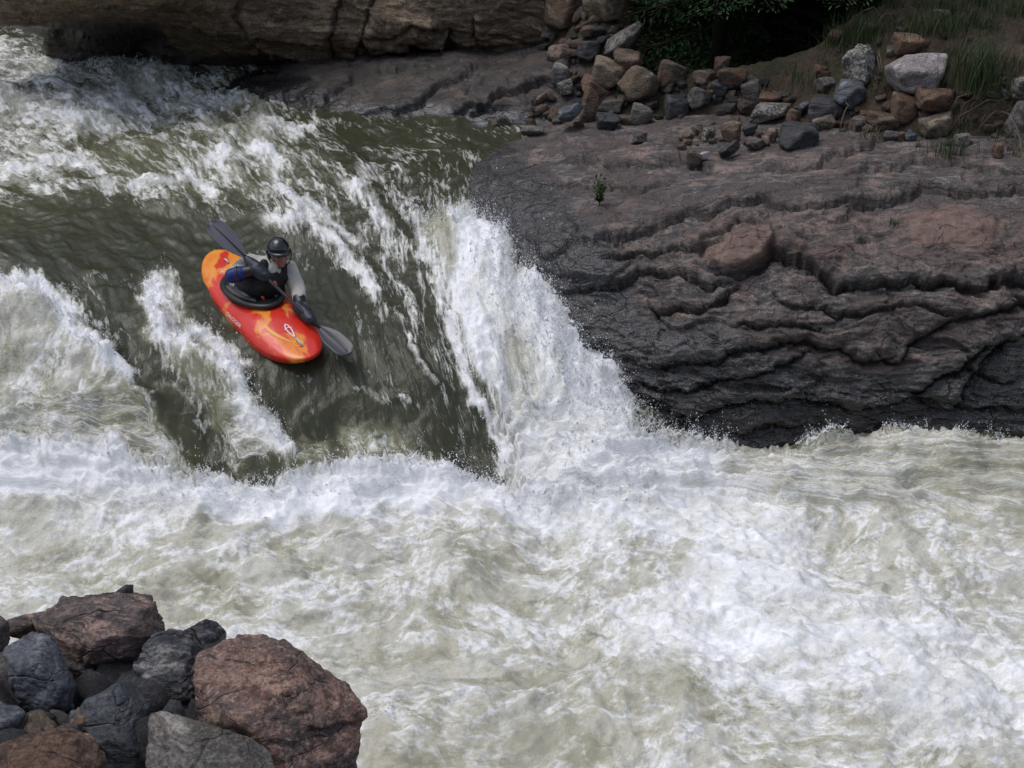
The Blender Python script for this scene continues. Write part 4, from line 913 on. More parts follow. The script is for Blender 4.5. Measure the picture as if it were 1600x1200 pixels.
def k_seam(x): return k_keel(x)+(k_deck(x)-k_keel(x))*.52 + .02*abs(x/LH)**2
def hull_pt(x, th):
    """th from 0 (left seam) over the deck (pi/2) to the right seam (pi) and round the bottom"""
    t = max(0, 1-abs(x/LH)**5)**.34
    w, s = k_w(x), k_seam(x); c, sn = math.cos(th), math.sin(th)
    y = w*math.copysign(abs(c)**.80, c)
    if sn >= 0: z = s + (k_deck(x)-s)*t*(abs(sn)**1.0)
    else: z = s - (s-k_keel(x))*t*(abs(sn)**.62)
    return Vector((x, y, z))
def hull_offset(x, th, o=.003):
    p = hull_pt(x, th); a = hull_pt(x+.01, th)-hull_pt(x-.01, th); b = hull_pt(x, th+.02)-hull_pt(x, th-.02)
    n = a.cross(b).normalized()
    if n.dot(p-Vector((x, 0, k_seam(x)))) < 0: n = -n
    return p+n*o
NS, NR = 90, 56
xs = [LH*math.sin(-math.pi/2+math.pi*i/NS) for i in range(NS+1)]
V = [hull_pt(x*.9995, 2*math.pi*j/NR)[:] for x in xs for j in range(NR)]
F = [(i*NR+j, i*NR+(j+1) % NR, (i+1)*NR+(j+1) % NR, (i+1)*NR+j) for i in range(NS) for j in range(NR)]
V += [hull_pt(-LH, 0)[:], hull_pt(LH, 0)[:]]; V[-2] = (V[-2][0], 0, k_seam(LH)); V[-1] = (V[-1][0], 0, k_seam(LH))
F += [(NS*NR+NR, (j+1) % NR, j, j) for j in range(NR)] + [(NS*NR+NR+1, NS*NR+j, NS*NR+(j+1) % NR, NS*NR+(j+1) % NR) for j in range(NR)]
t_ = NT('kayak_plastic'); co = t_.obj_co()
wv = t_.n('ShaderNodeVectorMath', operation='MULTIPLY_ADD'); nz = t_.n('ShaderNodeTexNoise'); nz.inputs['Scale'].default_value = 2.0; nz.inputs['Detail'].default_value = 3; t_.l(co, nz.inputs['Vector']); t_.l(nz.outputs['Color'], wv.inputs[0]); wv.inputs[1].default_value = (.5, .5, .5); t_.l(co, wv.inputs[2])
sw = t_.noise(t_.mapping(wv.outputs[0], scale=(.75, 2.2, 2.2), loc=(3.1, .7, .2)), 2.6, 3, .5)
sx = t_.n('ShaderNodeSeparateXYZ'); t_.l(co, sx.inputs[0])
back = t_.ramp(t_.math('MULTIPLY_ADD', sx.outputs[0], .5, .5), (.05, .18), (.42, .05), (.58, -.13))   # more yellow swirl towards the stern
c_ = t_.mix(t_.ramp(t_.math('ADD', sw, back), (.56, 0), (.62, .75), (.72, 1)), (.62, .028, .014), (.80, .30, .035))
c_ = t_.mix(t_.ramp(t_.noise(wv.outputs[0], 4.0, 3), (.55, 0), (.72, .55)), c_, (.68, .07, .012))
scr = t_.noise(t_.mapping(co, scale=(2, 20, 20)), 6, 5, .7)
M_KAY = t_.set(color=c_, rough=t_.math('MULTIPLY_ADD', scr, .25, .16), spec=.5, coat=.05, normal=t_.bump(t_.noise(co, 14, 3), .12, .01))
M_BLACK = plain('black_rubber', (.012, .012, .014), .42, .5, 0, .5, 40, .002)
M_SKIRT = plain('spray_skirt_neoprene', (.016, .016, .018), .38, .5, 0, .5, 25, .006)
M_SKIRT_LIT = plain('painted_skirt_highlight', (.16, .145, .125), .5, .4, 0, .5, 20, .006)  # tan tone of the highlights painted on the skirt
M_MARK = plain('white_print', (.80, .76, .78), .5, .4, 0, .1, 20)
M_YEL = plain('yellow_plastic', (.80, .42, .03), .4, .5, 0, .3, 15)
M_GRIP = plain('grey_handle', (.55, .5, .48), .45, .5, 0, .3, 15)
kayak = empty('kayak'); kayak.matrix_world = KM
tag(kayak, 'red-orange kayak with yellow swirls tipping over the drop', 'kayak')
hull = obj('hull', poly_mesh('hull', V, F), M_KAY, kayak)

def tube(pts, rad, seg=10, closed=False, flat=None):
    """sweep a ring along points; rad may be a list; returns V, F"""
    pts = [Vector(p) for p in pts]; n = len(pts); V, F = [], []
    up0 = Vector((0, 0, 1))
    for i, p in enumerate(pts):
        a = pts[(i-1) % n] if (closed or i) else p; b = pts[(i+1) % n] if (closed or i < n-1) else p
        t = (b-a).normalized(); s = t.cross(up0)
        if s.length < 1e-3: s = t.cross(Vector((0, 1, 0)))
        s.normalize(); u = s.cross(t).normalized(); r = rad[i] if isinstance(rad, (list, tuple)) else rad
        ra, rb = (r, r) if flat is None else (r*flat[0], r*flat[1])
        for k in range(seg):
            an = 2*math.pi*k/seg; V.append((p+s*math.cos(an)*ra+u*math.sin(an)*rb)[:])
    m = n if closed else n-1
    for i in range(m):
        for k in range(seg):
            F.append((i*seg+k, i*seg+(k+1) % seg, ((i+1) % n)*seg+(k+1) % seg, ((i+1) % n)*seg+k))
    if not closed:
        for e, i in ((0, 0), (1, n-1)):
            V.append(pts[i][:]); c = len(V)-1
            for k in range(seg):
                q = (c, i*seg+(k+1) % seg, i*seg+k) if e == 0 else (c, i*seg+k, i*seg+(k+1) % seg); F.append(q+(q[2],))
    return V, F
# cockpit rim and spray skirt
CX, CA, CB = -.10, .44, .245
def rim_pt(a, k=1.0, dz=0.0):
    x = CX+CA*k*math.cos(a)*(1.0 if math.cos(a) > 0 else .92); y = CB*k*math.sin(a)*(1-.12*math.cos(a))
    return Vector((x, y, .205+.05*((x-CX)/CA)*.5+dz+.018*math.cos(a)))
ring = [2*math.pi*i/56 for i in range(56)]
obj('cockpit_rim', poly_mesh('cockpit_rim', *tube([rim_pt(a) for a in ring], .028, 10, True, (1.25, .9))), M_BLACK, kayak)
wall = [rim_pt(a, .96, -.02)[:] for a in ring]+[(rim_pt(a, 1.02).x, rim_pt(a, 1.02).y, .05) for a in ring]
obj('cockpit_wall', poly_mesh('cockpit_wall', wall, [(i, (i+1) % 56, 56+(i+1) % 56, 56+i) for i in range(56)]), M_BLACK, kayak)
V, F = [], []
LV = [(1.0, .018), (.9, .012), (.78, -.012), (.66, -.01), (.56, .03), (.50, .09), (.46, .15)]
for k, dz in LV:
    for a in ring:
        p = rim_pt(a, k, dz+.006*math.sin(a*5+k*9)); cxx = CX-.13*(1-k)*1.6
        V.append((cxx+(p.x-CX), p.y, p.z))
for i in range(len(LV)-1):
    for j in range(56): F.append((i*56+j, i*56+(j+1) % 56, (i+1)*56+(j+1) % 56, (i+1)*56+j))
sk = obj('spray_skirt', poly_mesh('spray_skirt', V, F), M_SKIRT, kayak)
# wet highlights painted as paler strips, either side of the black front of the skirt
for sgn in (-1, 1):
    pv, pf = [], []
    for i in range(13):
        a = sgn*(.42+.1*i) if sgn > 0 else -(.55+.12*i)
        for k, dz in ((.92, .020), (.84, .010), (.74, -.004)):
            p = rim_pt(a, k, dz); pv.append((CX-.13*(1-k)*1.6+(p.x-CX), p.y, p.z))
    for i in range(12):
        for k in range(2): pf.append((i*3+k, i*3+k+1, (i+1)*3+k+1, (i+1)*3+k))
    obj('skirt_highlight', poly_mesh('skirt_highlight', pv, pf), M_SKIRT_LIT, sk)
def skirt_mark():
    pv, pf = [], []
    for (u0, v0, u1, v1, w) in [(-.03, -.02, .0, .02, .008), (.0, .02, .03, -.01, .008), (.01, .0, .05, .02, .007), (-.03, -.02, .02, -.02, .006)]:
        b = Vector((.245, .035, .228)); d = Vector((v1-v0, u1-u0, 0)); n = Vector((-d.y, d.x, 0)).normalized()*w
        p0 = b+Vector((v0, u0, 0)); p1 = b+Vector((v1, u1, 0)); i = len(pv); pv += [(p0-n)[:], (p1-n)[:], (p1+n)[:], (p0+n)[:]]; pf.append((i, i+1, i+2, i+3))
    return poly_mesh('skirt_mark', pv, pf, False)
obj('skirt_mark', skirt_mark(), M_MARK, sk)
# dagger-shaped mark on the bow deck, drawn as raised lines that follow the hull
def deck_line(name, pts, w, mat_, parent, o=.004):
    """pts: (x, th) pairs on the hull"""
    out = []
    for (a, b) in zip(pts, pts[1:]):
        for k in range(6): out.append((a[0]+(b[0]-a[0])*k/6, a[1]+(b[1]-a[1])*k/6))
    out.append(pts[-1]); P = [hull_offset(x, th, o) for x, th in out]
    return obj(name, poly_mesh(name, *tube(P, w, 6, False, (1, .35))), mat_, parent)
dm = math.pi/2
def lens(s): return [(.62+.19*u, dm+s*.040*math.sin(math.pi*min(1, max(0, u))**.8)*(1 if 0 < u < 1 else 0)) for u in [i/8 for i in range(9)]]
deck_line('deck_mark', lens(1)+lens(-1)[::-1], .0065, M_MARK, hull)
deck_line('deck_mark', [(.685, dm-.075), (.672, dm), (.685, dm+.075)], .0065, M_MARK, hull)
# grab handle in its yellow recess
cup = []
for i in range(20):
    a = 2*math.pi*i/20; cup.append(hull_offset(.905+.05*math.cos(a), dm+.02+.13*math.sin(a)*(1.0), .0025))
cv = [p[:] for p in cup]+[hull_offset(.905, dm+.02, -.004)[:]]
obj('handle_recess', poly_mesh('handle_recess', cv, [(i, (i+1) % 20, 20) for i in range(20)]), M_YEL, hull)
def handle(x0, x1, nm):
    P = [hull_offset(x0, dm, .004), hull_offset(x0+.25*(x1-x0), dm, .022), hull_offset(x0+.75*(x1-x0), dm, .022), hull_offset(x1, dm, .004)]
    return obj(nm, poly_mesh(nm, *tube(P, .011, 8)), M_GRIP, kayak)
handle(.845, .965, 'grab_handle'); handle(-.74, -.84, 'grab_handle')
# a yellow flash on the bow deck
fl = []
for i in range(11):
    u = i/10; fl.append((hull_offset(.50+.38*u, dm+.45-.36*u+.06*math.sin(u*3.1), .0022), hull_offset(.50+.38*u, dm+.45-.36*u+.06*math.sin(u*3.1)+.01+.11*math.sin(math.pi*u)**.7, .0022)))
obj('yellow_flash', poly_mesh('yellow_flash', [p[:] for q in fl for p in q], [(2*i, 2*i+1, 2*i+3, 2*i+2) for i in range(10)]), M_YEL, hull)
# lettering on the right flank and behind the cockpit
def hull_text(txt, x0, th0, size, direction=1):
    cu = bpy.data.curves.new('t', 'FONT'); cu.body = txt; cu.size = 1.0; cu.resolution_u = 3
    to = bpy.data.objects.new('t', cu); COL.objects.link(to); dg = bpy.context.evaluated_depsgraph_get(); dg.update()
    m = bpy.data.meshes.new_from_object(to.evaluated_get(dg)); bpy.data.objects.remove(to)
    bm = bmesh.new(); bm.from_mesh(m); bmesh.ops.triangulate(bm, faces=bm.faces[:])
    for _ in range(1): bmesh.ops.subdivide_edges(bm, edges=bm.edges[:], cuts=1)
    for v in bm.verts:
        x = x0+direction*v.co.x*size; th = th0-direction*v.co.y*size/.30
        v.co = hull_offset(x, th, .0035)
    me = bm_mesh('lettering', bm, False); return obj('lettering', me, M_MARK, hull)
hull_text('DAGGER', -.02, math.pi*.93, .085, 1)
hull_text('G', -.66, math.pi*.60, .075, 1)

# ------------------------------------------------------------------ paddle (held) and paddler
D0 = 12.02
def pp(px, py, d): return at_d(px, py, D0+d)
M_BLADE = plain('paddle_blade', (.115, .11, .13), .5, .5, 0, .35, 12, .002)
M_SHAFT = plain('paddle_shaft', (.022, .021, .026), .35, .5, 0, .3, 30)
M_POGIE = plain('neoprene_hand_cover', (.010, .016, .026), .5, .5, 0, .5, 22, .01)
PA, PB = pp(383, 402, -.20), pp(499, 512, -.56)          # throats of the two blades
TA, TB = pp(328, 349, -.10), pp(547, 555, -.86)          # blade tips
paddle = empty('paddle', (PA+PB)/2)
tag(paddle, 'black kayak paddle with grey blades held slantwise across the paddler', 'paddle')
def local(P, o): return [(Vector(p)-o.location)[:] for p in P]
obj('shaft', poly_mesh('shaft', local(tube([PA+(TA-PA)*.1, PA+(PB-PA)*.25, PA+(PB-PA)*.5, PA+(PB-PA)*.75, PB+(TB-PB)*.1], .0165, 12)[0], paddle), tube([PA, PA+(PB-PA)*.25, (PA+PB)/2, PA+(PB-PA)*.75, PB], .0165, 12)[1]), M_SHAFT, paddle)
M_BLADE2 = plain('dark_paddle_blade', (.045, .043, .05), .4, .5, 0, .35, 12, .002)  # darker tone for the lower blade
def blade(A, T, width, nrm, bm_=None):
    ax = (T-A); L = ax.length; ax.normalize(); s = ax.cross(nrm).normalized(); n = s.cross(ax).normalized()
    NB, MB_ = 22, 13; top, bot = [], []
    for i in range(NB+1):
        u = i/NB; w = width*(.12+.88*min(1, (u/.42))**.75)*(max(0, 1-max(0, (u-.72)/.285)**2.4))**.5
        for j in range(MB_):
            v = j/(MB_-1)*2-1; asym = .05*width*v*u
            th = .006*(1-v*v)+.011*math.exp(-(v*w/.016)**2)*max(0, 1-u*1.05)
            c = A+ax*(u*L+asym*.6)+s*(v*w)+n*(.028*math.sin(u*2.6)*.6+.02*v*v)
            top.append((c+n*(th+.0015))[:]); bot.append((c-n*(th+.0015))[:])
    V = top+bot; o_ = len(top); F = []
    for i in range(NB):
        for j in range(MB_-1):
            a = i*MB_+j; F.append((a, a+1, a+MB_+1, a+MB_)); F.append((o_+a, o_+a+MB_, o_+a+MB_+1, o_+a+1))
        for j, fl_ in ((0, 0), (MB_-1, 1)):
            a = i*MB_+j; q = (a, a+MB_, o_+a+MB_, o_+a); F.append(q if fl_ == 0 else q[::-1])
    for j in range(MB_-1):
        F.append((j+1, j, o_+j, o_+j+1)); a = NB*MB_+j; F.append((a, a+1, o_+a+1, o_+a))
    o = obj('blade', poly_mesh('blade', local(V, paddle), F), bm_ or M_BLADE, paddle)
    # raised spine down the face
    sp = [A+ax*(u*L)+n*(.010+.028*math.sin(u*2.6)*.6) for u in [k/10*.92 for k in range(11)]]
    obj('spine', poly_mesh('spine', local(tube(sp, [.013*(1-.75*k/10) for k in range(11)], 8)[0], paddle), tube(sp, .01, 8)[1]), M_SHAFT, o); return o
tocam = (Vector(CAM)-PA).normalized()
blade(PA, TA, .098, (tocam+Vector((.1, 0, .5))).normalized()); blade(PB, TB, .10, (tocam+Vector((.42, .05, -.15))).normalized(), M_BLADE2)

def solid(name, balls, vox=.014, smooth=6, mat_=None, parent=None, subdiv=0):
    """one skin over tapered limbs: balls = [(p0, r0, p1, r1), ...]; voxel-joined and smoothed"""
    bm = bmesh.new()
    for p0, r0, p1, r1 in balls:
        p0, p1 = Vector(p0), Vector(p1); n = max(2, int((p1-p0).length/(.35*min(r0, r1)))+1) if (p1-p0).length > 1e-4 else 1
        for i in range(n):
            u = i/(n-1) if n > 1 else 0
            bmesh.ops.create_icosphere(bm, subdivisions=2, radius=r0+(r1-r0)*u, matrix=Matrix.Translation(p0.lerp(p1, u)))
    me = bm_mesh(name, bm); o = bpy.data.objects.new(name, me); COL.objects.link(o)
    m = o.modifiers.new('r', 'REMESH'); m.mode = 'VOXEL'; m.voxel_size = vox
    m = o.modifiers.new('s', 'SMOOTH'); m.iterations = smooth; m.factor = .5
    dg = bpy.context.evaluated_depsgraph_get(); dg.update()
    me2 = bpy.data.meshes.new_from_object(o.evaluated_get(dg)); bpy.data.objects.remove(o); bpy.data.meshes.remove(me)
    me2.name = name; me2.polygons.foreach_set('use_smooth', [True]*len(me2.polygons)); return me2

# joints
hip = KM@Vector((-.26, 0, .10)); chest = pp(414, 438, -.07); ches2 = pp(419, 424, -.07); neck = pp(430, 410, -.10)
rsh, lsh = pp(389, 410, -.02), pp(450, 420, -.02)
rel, rha = pp(362, 431, -.22), pp(402, 421, -.26)
lel, lwr, lha = pp(466, 452, -.14), pp(468, 473, -.30), pp(481, 493, -.37)
head = pp(436, 396, -.16); FACE = Vector((.42, -.88, -.10)).normalized()
hr = FACE.cross(Vector((0, 0, 1))).normalized(); hu = hr.cross(FACE).normalized()      # his left is -hr seen from the front
if hr.x > 0: pass
def hp(a, b, c): return head+hr*a+FACE*b+hu*c
M_SKIN = plain('skin', (.36, .17, .12), .5, .4, 0, .35, 25)
M_JACK = plain('grey_dry_top', (.50, .475, .42), .72, .3, 0, .45, 7, .012)
M_VEST = plain('black_life_vest', (.010, .010, .012), .7, .35, 0, .4, 18, .012)
M_HELM = plain('black_helmet', (.010, .011, .014), .22, .5, .3, .3, 12)
M_BLUE = plain('blue_neoprene', (.008, .018, .15), .5, .4, 0, .55, 18, .006)
M_ORNG = plain('orange_tab', (.75, .10, .03), .5, .4)
M_EYE = plain('eye', (.03, .02, .018), .3, .5)
# body: head, neck, trunk, arms and closed hands in one skin
def hand_balls(h, along, curl):
    a = Vector(along).normalized(); c = Vector(curl).normalized(); k = a.cross(c).normalized(); L = [(h-a*.035, .030, h+a*.035, .030)]
    for i in range(4):
        b = h+a*(-.035+.023*i)+c*.02; m = b+c*.035+k*.022; e = m-c*.03+k*.02; L += [(b, .011, m, .010), (m, .010, e, .009)]
    t0 = h-a*.02*0+a*.04; L += [(t0, .012, t0+c*.03-k*.015, .010)]
    return L
pax = (PB-PA).normalized()
body = [(hip, .15, chest, .14), (chest, .14, ches2, .13), (ches2, .10, neck, .058), (neck, .056, hp(0, -.01, -.05), .058),
        (hp(0, .00, .045), .083, hp(0, -.03, .05), .083), (hp(0, .035, -.03), .062, hp(0, .055, -.075), .042), (hp(0, .05, .03), .062, hp(0, .05, .0), .06),
        (hp(0, .098, .012), .010, hp(0, .122, -.022), .0155), (hp(-.012, .110, -.026), .009, hp(.012, .110, -.026), .009),
        (hp(-.03, .092, .028), .012, hp(.03, .092, .028), .012), (hp(-.02, .100, -.052), .008, hp(.02, .100, -.052), .008), (hp(-.018, .098, -.066), .008, hp(.018, .098, -.066), .008), (hp(0, .088, -.088), .020, hp(0, .086, -.09), .02),
        (hp(-.045, .07, -.012), .026, hp(-.045, .07, -.02), .026), (hp(.045, .07, -.012), .026, hp(.045, .07, -.02), .026),
        (ches2, .09, rsh, .062), (ches2, .09, lsh, .062), (rsh, .058, rel, .046), (rel, .044, rha, .032), (lsh, .058, lel, .046), (lel, .044, lwr, .034), (lwr, .032, lha, .03)]
body += hand_balls(rha, pax, (Vector(CAM)-rha)) + hand_balls(lha, pax, (Vector(CAM)-lha))
bmesh_ = solid('person', body, .009, 3)
person = obj('person', bmesh_, M_SKIN)
tag(person, 'paddler in black helmet, grey jacket and black vest leaning in the kayak', 'person')
def pchild(name, me, mat_, parent=person): return obj(name, me, mat_, parent)
jm = solid('jacket', [(hip+Vector((0, 0, .06)), .172, chest, .168), (chest, .166, ches2, .158), (ches2, .12, rsh, .088), (ches2, .12, lsh, .088), (rsh, .088, rsh.lerp(rel, .55), .078), (rsh.lerp(rel, .55), .076, rel, .066),
       (rel, .066, rel.lerp(rha, .35), .058), (lsh, .088, lsh.lerp(lel, .5), .083), (lsh.lerp(lel, .5), .080, lel, .076), (lel, .076, lel.lerp(lwr, .75), .062), (ches2, .11, neck+Vector((0, 0, -.03)), .082), (neck+Vector((0, 0, -.03)), .080, neck+Vector((0, 0, .0)), .074)], .011, 4)
def wrinkle(me, amp, sc, seed):
    n = len(me.vertices); co = np.empty(n*3, np.float32); me.vertices.foreach_get('co', co); no = np.empty(n*3, np.float32); me.vertices.foreach_get('normal', no)
    P = co.reshape(-1, 3); P = P+no.reshape(-1, 3)*(amp*fbm3(P*sc, 3, seed, mode='ridge'))[:, None]; me.vertices.foreach_set('co', P.astype(np.float32).ravel()); me.update()
wrinkle(jm, .012, 9, 3)
jacket = pchild('jacket', jm, M_JACK)
# life vest over the trunk, open at the neck, with shoulder straps
ax_t = (ches2-hip).normalized(); fr = (FACE-ax_t*FACE.dot(ax_t)).normalized(); KFf = (KF-ax_t*KF.dot(ax_t)).normalized(); fr = (KFf*.6+fr*.4).normalized(); sd = ax_t.cross(fr).normalized()
vm = solid('life_vest', [(hip+ax_t*.10+fr*.02, .185, chest+fr*.015, .186), (chest+fr*.015, .184, ches2-ax_t*.03+fr*.04, .165), (ches2-ax_t*.03+sd*.07+fr*.08, .11, ches2-ax_t*.03-sd*.07+fr*.08, .11)]
      + [q for s in (-1, 1) for q in ((ches2+sd*s*.085+fr*.14-ax_t*.0, .05, ches2+sd*s*.10+ax_t*.10+fr*.10, .044), (ches2+sd*s*.10+ax_t*.10+fr*.10, .044, ches2+sd*s*.10+ax_t*.115-fr*.02, .04))], .011, 4)
wrinkle(vm, .010, 10, 8)
vest = pchild('life_vest', vm, M_VEST)
cw_ = pchild('collar', poly_mesh('collar', *tube([neck+Vector((0, 0, -.012))+(hr*math.cos(a)+FACE.cross(hr)*0+Vector((FACE.x, FACE.y, 0)).normalized()*math.sin(a))*.070 for a in [2*math.pi*i/24 for i in range(24)]], .020, 8, True, (1, 1.3))), M_JACK)
ng = pchild('neck_gasket', poly_mesh('neck_gasket', *tube([neck+Vector((0, 0, .022))+(hr*math.cos(a)+Vector((FACE.x, FACE.y, 0)).normalized()*math.sin(a))*.058 for a in [2*math.pi*i/24 for i in range(24)]], .018, 8, True, (1, 1.5))), M_BLACK)
# arm pieces
_bs = solid('blue_sleeve', [(rel+(rha-rel)*.02, .074, rel+(rha-rel)*.25, .076), (rel+(rha-rel)*.25, .076, rel+(rha-rel)*.52, .058)], .010, 4); wrinkle(_bs, .006, 14, 12); pchild('blue_sleeve', _bs, M_BLUE)
pchild('sleeve_band', poly_mesh('sleeve_band', *tube([rel+(rha-rel)*u for u in (.20, .23, .27, .30)], [.074, .079, .079, .074], 16)), M_BLACK)
pchild('forearm_cover', solid('forearm_cover', [(rel+(rha-rel)*.48, .063, rha, .05)], .010, 4), M_BLACK)
pchild('wrist_cuff', solid('wrist_cuff', [(lel.lerp(lwr, .72), .066, lwr.lerp(lha, .12), .052)], .009, 4), M_BLACK)
pchild('glove', solid('glove', [(lwr.lerp(lha, .1), .050, lwr.lerp(lha, .55), .052)], .009, 4), M_BLADE)
# hand covers fixed round the shaft
for h, w_ in ((rha, PA), (lha, PB)):
    c = PA+pax*((h-PA).dot(pax)); g = (h+c)/2; dirn = pax if w_ is PB else -pax
    m = solid('hand_cover', [(g-dirn*.10, .062, g, .074), (g, .074, c+dirn*.09, .05), (c+dirn*.09, .05, c+dirn*.17, .022)], .010, 5); wrinkle(m, .008, 12, 5)
    for v in m.vertices: v.co -= paddle.location
    pg = obj('hand_cover', m, M_POGIE, paddle)
    if w_ is PB:
        q = g+(Vector(CAM)-g).normalized()*.074; e = pax*.022; f_ = pax.cross((Vector(CAM)-g).normalized()).normalized()*.011
        obj('cover_mark', poly_mesh('cover_mark', local([q-e-f_, q+e-f_*.6, q+e*.8+f_, q-e+f_*.8], paddle), [(0, 1, 2, 3)], False), M_MARK, pg)
# helmet with peak, ear flaps and chin strap
bm = bmesh.new(); bmesh.ops.create_uvsphere(bm, u_segments=36, v_segments=24, radius=1.0)
bmesh.ops.delete(bm, geom=[v for v in bm.verts if v.co.z < -.12 and v.co.y > -.2 or v.co.z < -.4], context='VERTS')
hc = hp(0, -.008, .050)
for v in bm.verts:
    q = v.co; low = max(0, -q.z)
    v.co = hc + hr*(q.x*.100) + FACE*(q.y*.118+ (-.02*low)) + hu*(q.z*.108)
bmesh.ops.solidify(bm, geom=bm.faces[:], thickness=.008)
helm = pchild('helmet', bm_mesh('helmet', bm), M_HELM)
pv, pf = [], []
for i in range(21):
    a = R(-78)+R(156)*i/20; s_, c_ = math.sin(a), math.cos(a)
    for (k, dz, ex) in ((1.0, .012, 0), (1.0, -.004, .048), (.995, -.016, .046), (.98, -.008, -.004)):
        pv.append((hc+hr*(s_*(.101*k+ex*.25))+FACE*(c_*(.119*k)+ex*c_**.7 if c_ > 0 else c_*.12)+hu*(dz+.006-.012*(1-c_)))[:])
for i in range(20):
    for k in range(4): pf.append((i*4+k, i*4+(k+1) % 4, (i+1)*4+(k+1) % 4, (i+1)*4+k))
pchild('peak', poly_mesh('peak', pv, pf), M_HELM, helm)
for s_ in (-1, 1):
    pchild('ear_flap', solid('ear_flap', [(hp(s_*.098, -.03, .03), .024, hp(s_*.092, -.02, -.035), .018)], .007, 3), M_HELM, helm)
pchild('chin_strap', poly_mesh('chin_strap', *tube([hp(-.112, .02, .035), hp(-.110, .03, -.02), hp(-.085, .05, -.075), hp(-.03, .075, -.112), hp(.03, .075, -.112), hp(.085, .05, -.075), hp(.110, .03, -.02), hp(.112, .02, .035)], .0055, 6)), M_BLACK, helm)
for s_ in (-1, 1):
    e = bmesh.new(); bmesh.ops.create_uvsphere(e, u_segments=10, v_segments=8, radius=.011, matrix=Matrix.Translation(hp(s_*.031, .096, .008))); pchild('eye', bm_mesh('eye', e), M_EYE)
# orange pull tabs on the vest
for px, py in ((429, 441), (410, 464)):
    c = pp(px, py, -.30); w0 = ches2
    r_ = BVHTree.FromObject(vest, bpy.context.evaluated_depsgraph_get()).ray_cast(Vector(CAM), (c-Vector(CAM)).normalized(), 30)
    if r_[0] is None: continue
    q = r_[0]; n = r_[1]
    pchild('pull_tab', solid('pull_tab', [(q, .016, q+Vector((.012, 0, -.022)), .013)], .006, 2), M_ORNG, vest)

# ------------------------------------------------------------------ plants
def leaf_mat(name, a, b, rough=.6):
    t = NT(name); p = t.pos(); n = t.noise(p, 7, 3); c = t.mix(t.ramp(n, (.35, 0), (.65, 1)), a, b)
    t.set(color=c, rough=rough, spec=.3); return t.m
M_NEEDLE = leaf_mat('spruce_needles', (.012, .032, .010), (.036, .080, .022)); M_BARK = plain('bark', (.05, .036, .026), .9, .2, 0, .6, 12, .02)
M_GRASS = leaf_mat('fresh_grass', (.022, .038, .011), (.052, .075, .024)); M_DRY = leaf_mat('dry_grass', (.085, .066, .042), (.16, .13, .085)); M_SHRUB = leaf_mat('shrub_leaves', (.035, .07, .02), (.085, .125, .045))
_pl = np.random.default_rng(5)
def blades(roots, h, w, lean, n_per, rng, jit=.05, segs=3):
    """curved grass blades as narrow strips"""
    V, F = [], []
    for r0 in roots:
        for _ in range(n_per):
            b = np.array(r0)+np.array([rng.normal()*jit, rng.normal()*jit, -.01]); az = rng.uniform(0, 6.283); l = rng.uniform(.3, 1)*lean; hh = h*rng.uniform(.55, 1.1)
            d = np.array([math.cos(az), math.sin(az), 0]); s = np.array([-d[1], d[0], 0])*w/2; i0 = len(V)
            for k in range(segs+1):
                u = k/segs; c = b+d*l*hh*u*u+np.array([0, 0, hh*u*(1-.25*l*u)]); ww = (1-u)**.7+.06
                V.append(c-s*ww); V.append(c+s*ww)
            for k in range(segs): F.append((i0+2*k, i0+2*k+1, i0+2*k+3, i0+2*k+2))
    return np.array(V), np.array(F)
def leaves(centers, size, rng, dirs=None, wd=.22):
    n = len(centers); C = np.asarray(centers); a = rng.normal(size=(n, 3)) if dirs is None else dirs+.35*rng.normal(size=(n, 3)); a /= np.linalg.norm(a, axis=1, keepdims=True)
    b = np.cross(a, rng.normal(size=(n, 3))); b /= np.linalg.norm(b, axis=1, keepdims=True); s = size*rng.uniform(.6, 1.2, (n, 1))
    V = np.stack([C, C+a*s*.5+b*s*wd, C+a*s, C+a*s*.5-b*s*wd], 1).reshape(-1, 3); F = np.arange(4*n).reshape(-1, 4); return V, F
def spruce_mesh(seed, height=7.0, radius=1.9, low=.35):
    rng = np.random.default_rng(seed); C, Dd = [], []; BV_, BF_ = [], []
    z = low
    while z < height-.2:
        u = z/height; nb = int(rng.integers(6, 9)); R_ = radius*(1-u)**.8+.1
        for k in range(nb):
            az = rng.uniform(0, 6.283); L = R_*rng.uniform(.75, 1.1); d = np.array([math.cos(az), math.sin(az), 0]); s = np.array([-d[1], d[0], 0]); n = max(5, int(L/.09))
            pts = []
            for i in range(n+1):
                t = i/n; pts.append(np.array([0, 0, z+rng.normal()*.0])+d*L*t+np.array([0, 0, -.28*L*t*t+.10*L*t**3+.05*L*t]))
            tv, tf = tube(pts[::max(1, n//4)], [.022*(1-.8*q/(len(pts[::max(1, n//4)])-1)) for q in range(len(pts[::max(1, n//4)]))], 4)
            o_ = len(BV_); BV_ += tv; BF_ += [tuple(o_+q for q in f) for f in tf]
            for i in range(1, n+1):
                t = i/n; spread = .34*L*(1-t)**.6*min(1, t*3)+.05
                for sgn in (-1, 1):
                    m = max(3, int(spread/.022))
                    for q in range(m):
                        v = (q+rng.random())/m; c = pts[i]+s*sgn*spread*v+d*.5*spread*v+np.array([0, 0, -.18*spread*v+rng.normal()*.012]); C.append(c); Dd.append(s*sgn*.6+d*.8+np.array([0, 0, -.25]))
        z += rng.uniform(.13, .22)
    V, F = leaves(np.array(C), .075, rng, np.array(Dd), .10); return V, F, BV_, BF_
sv, sf, bv, bf = spruce_mesh(3)
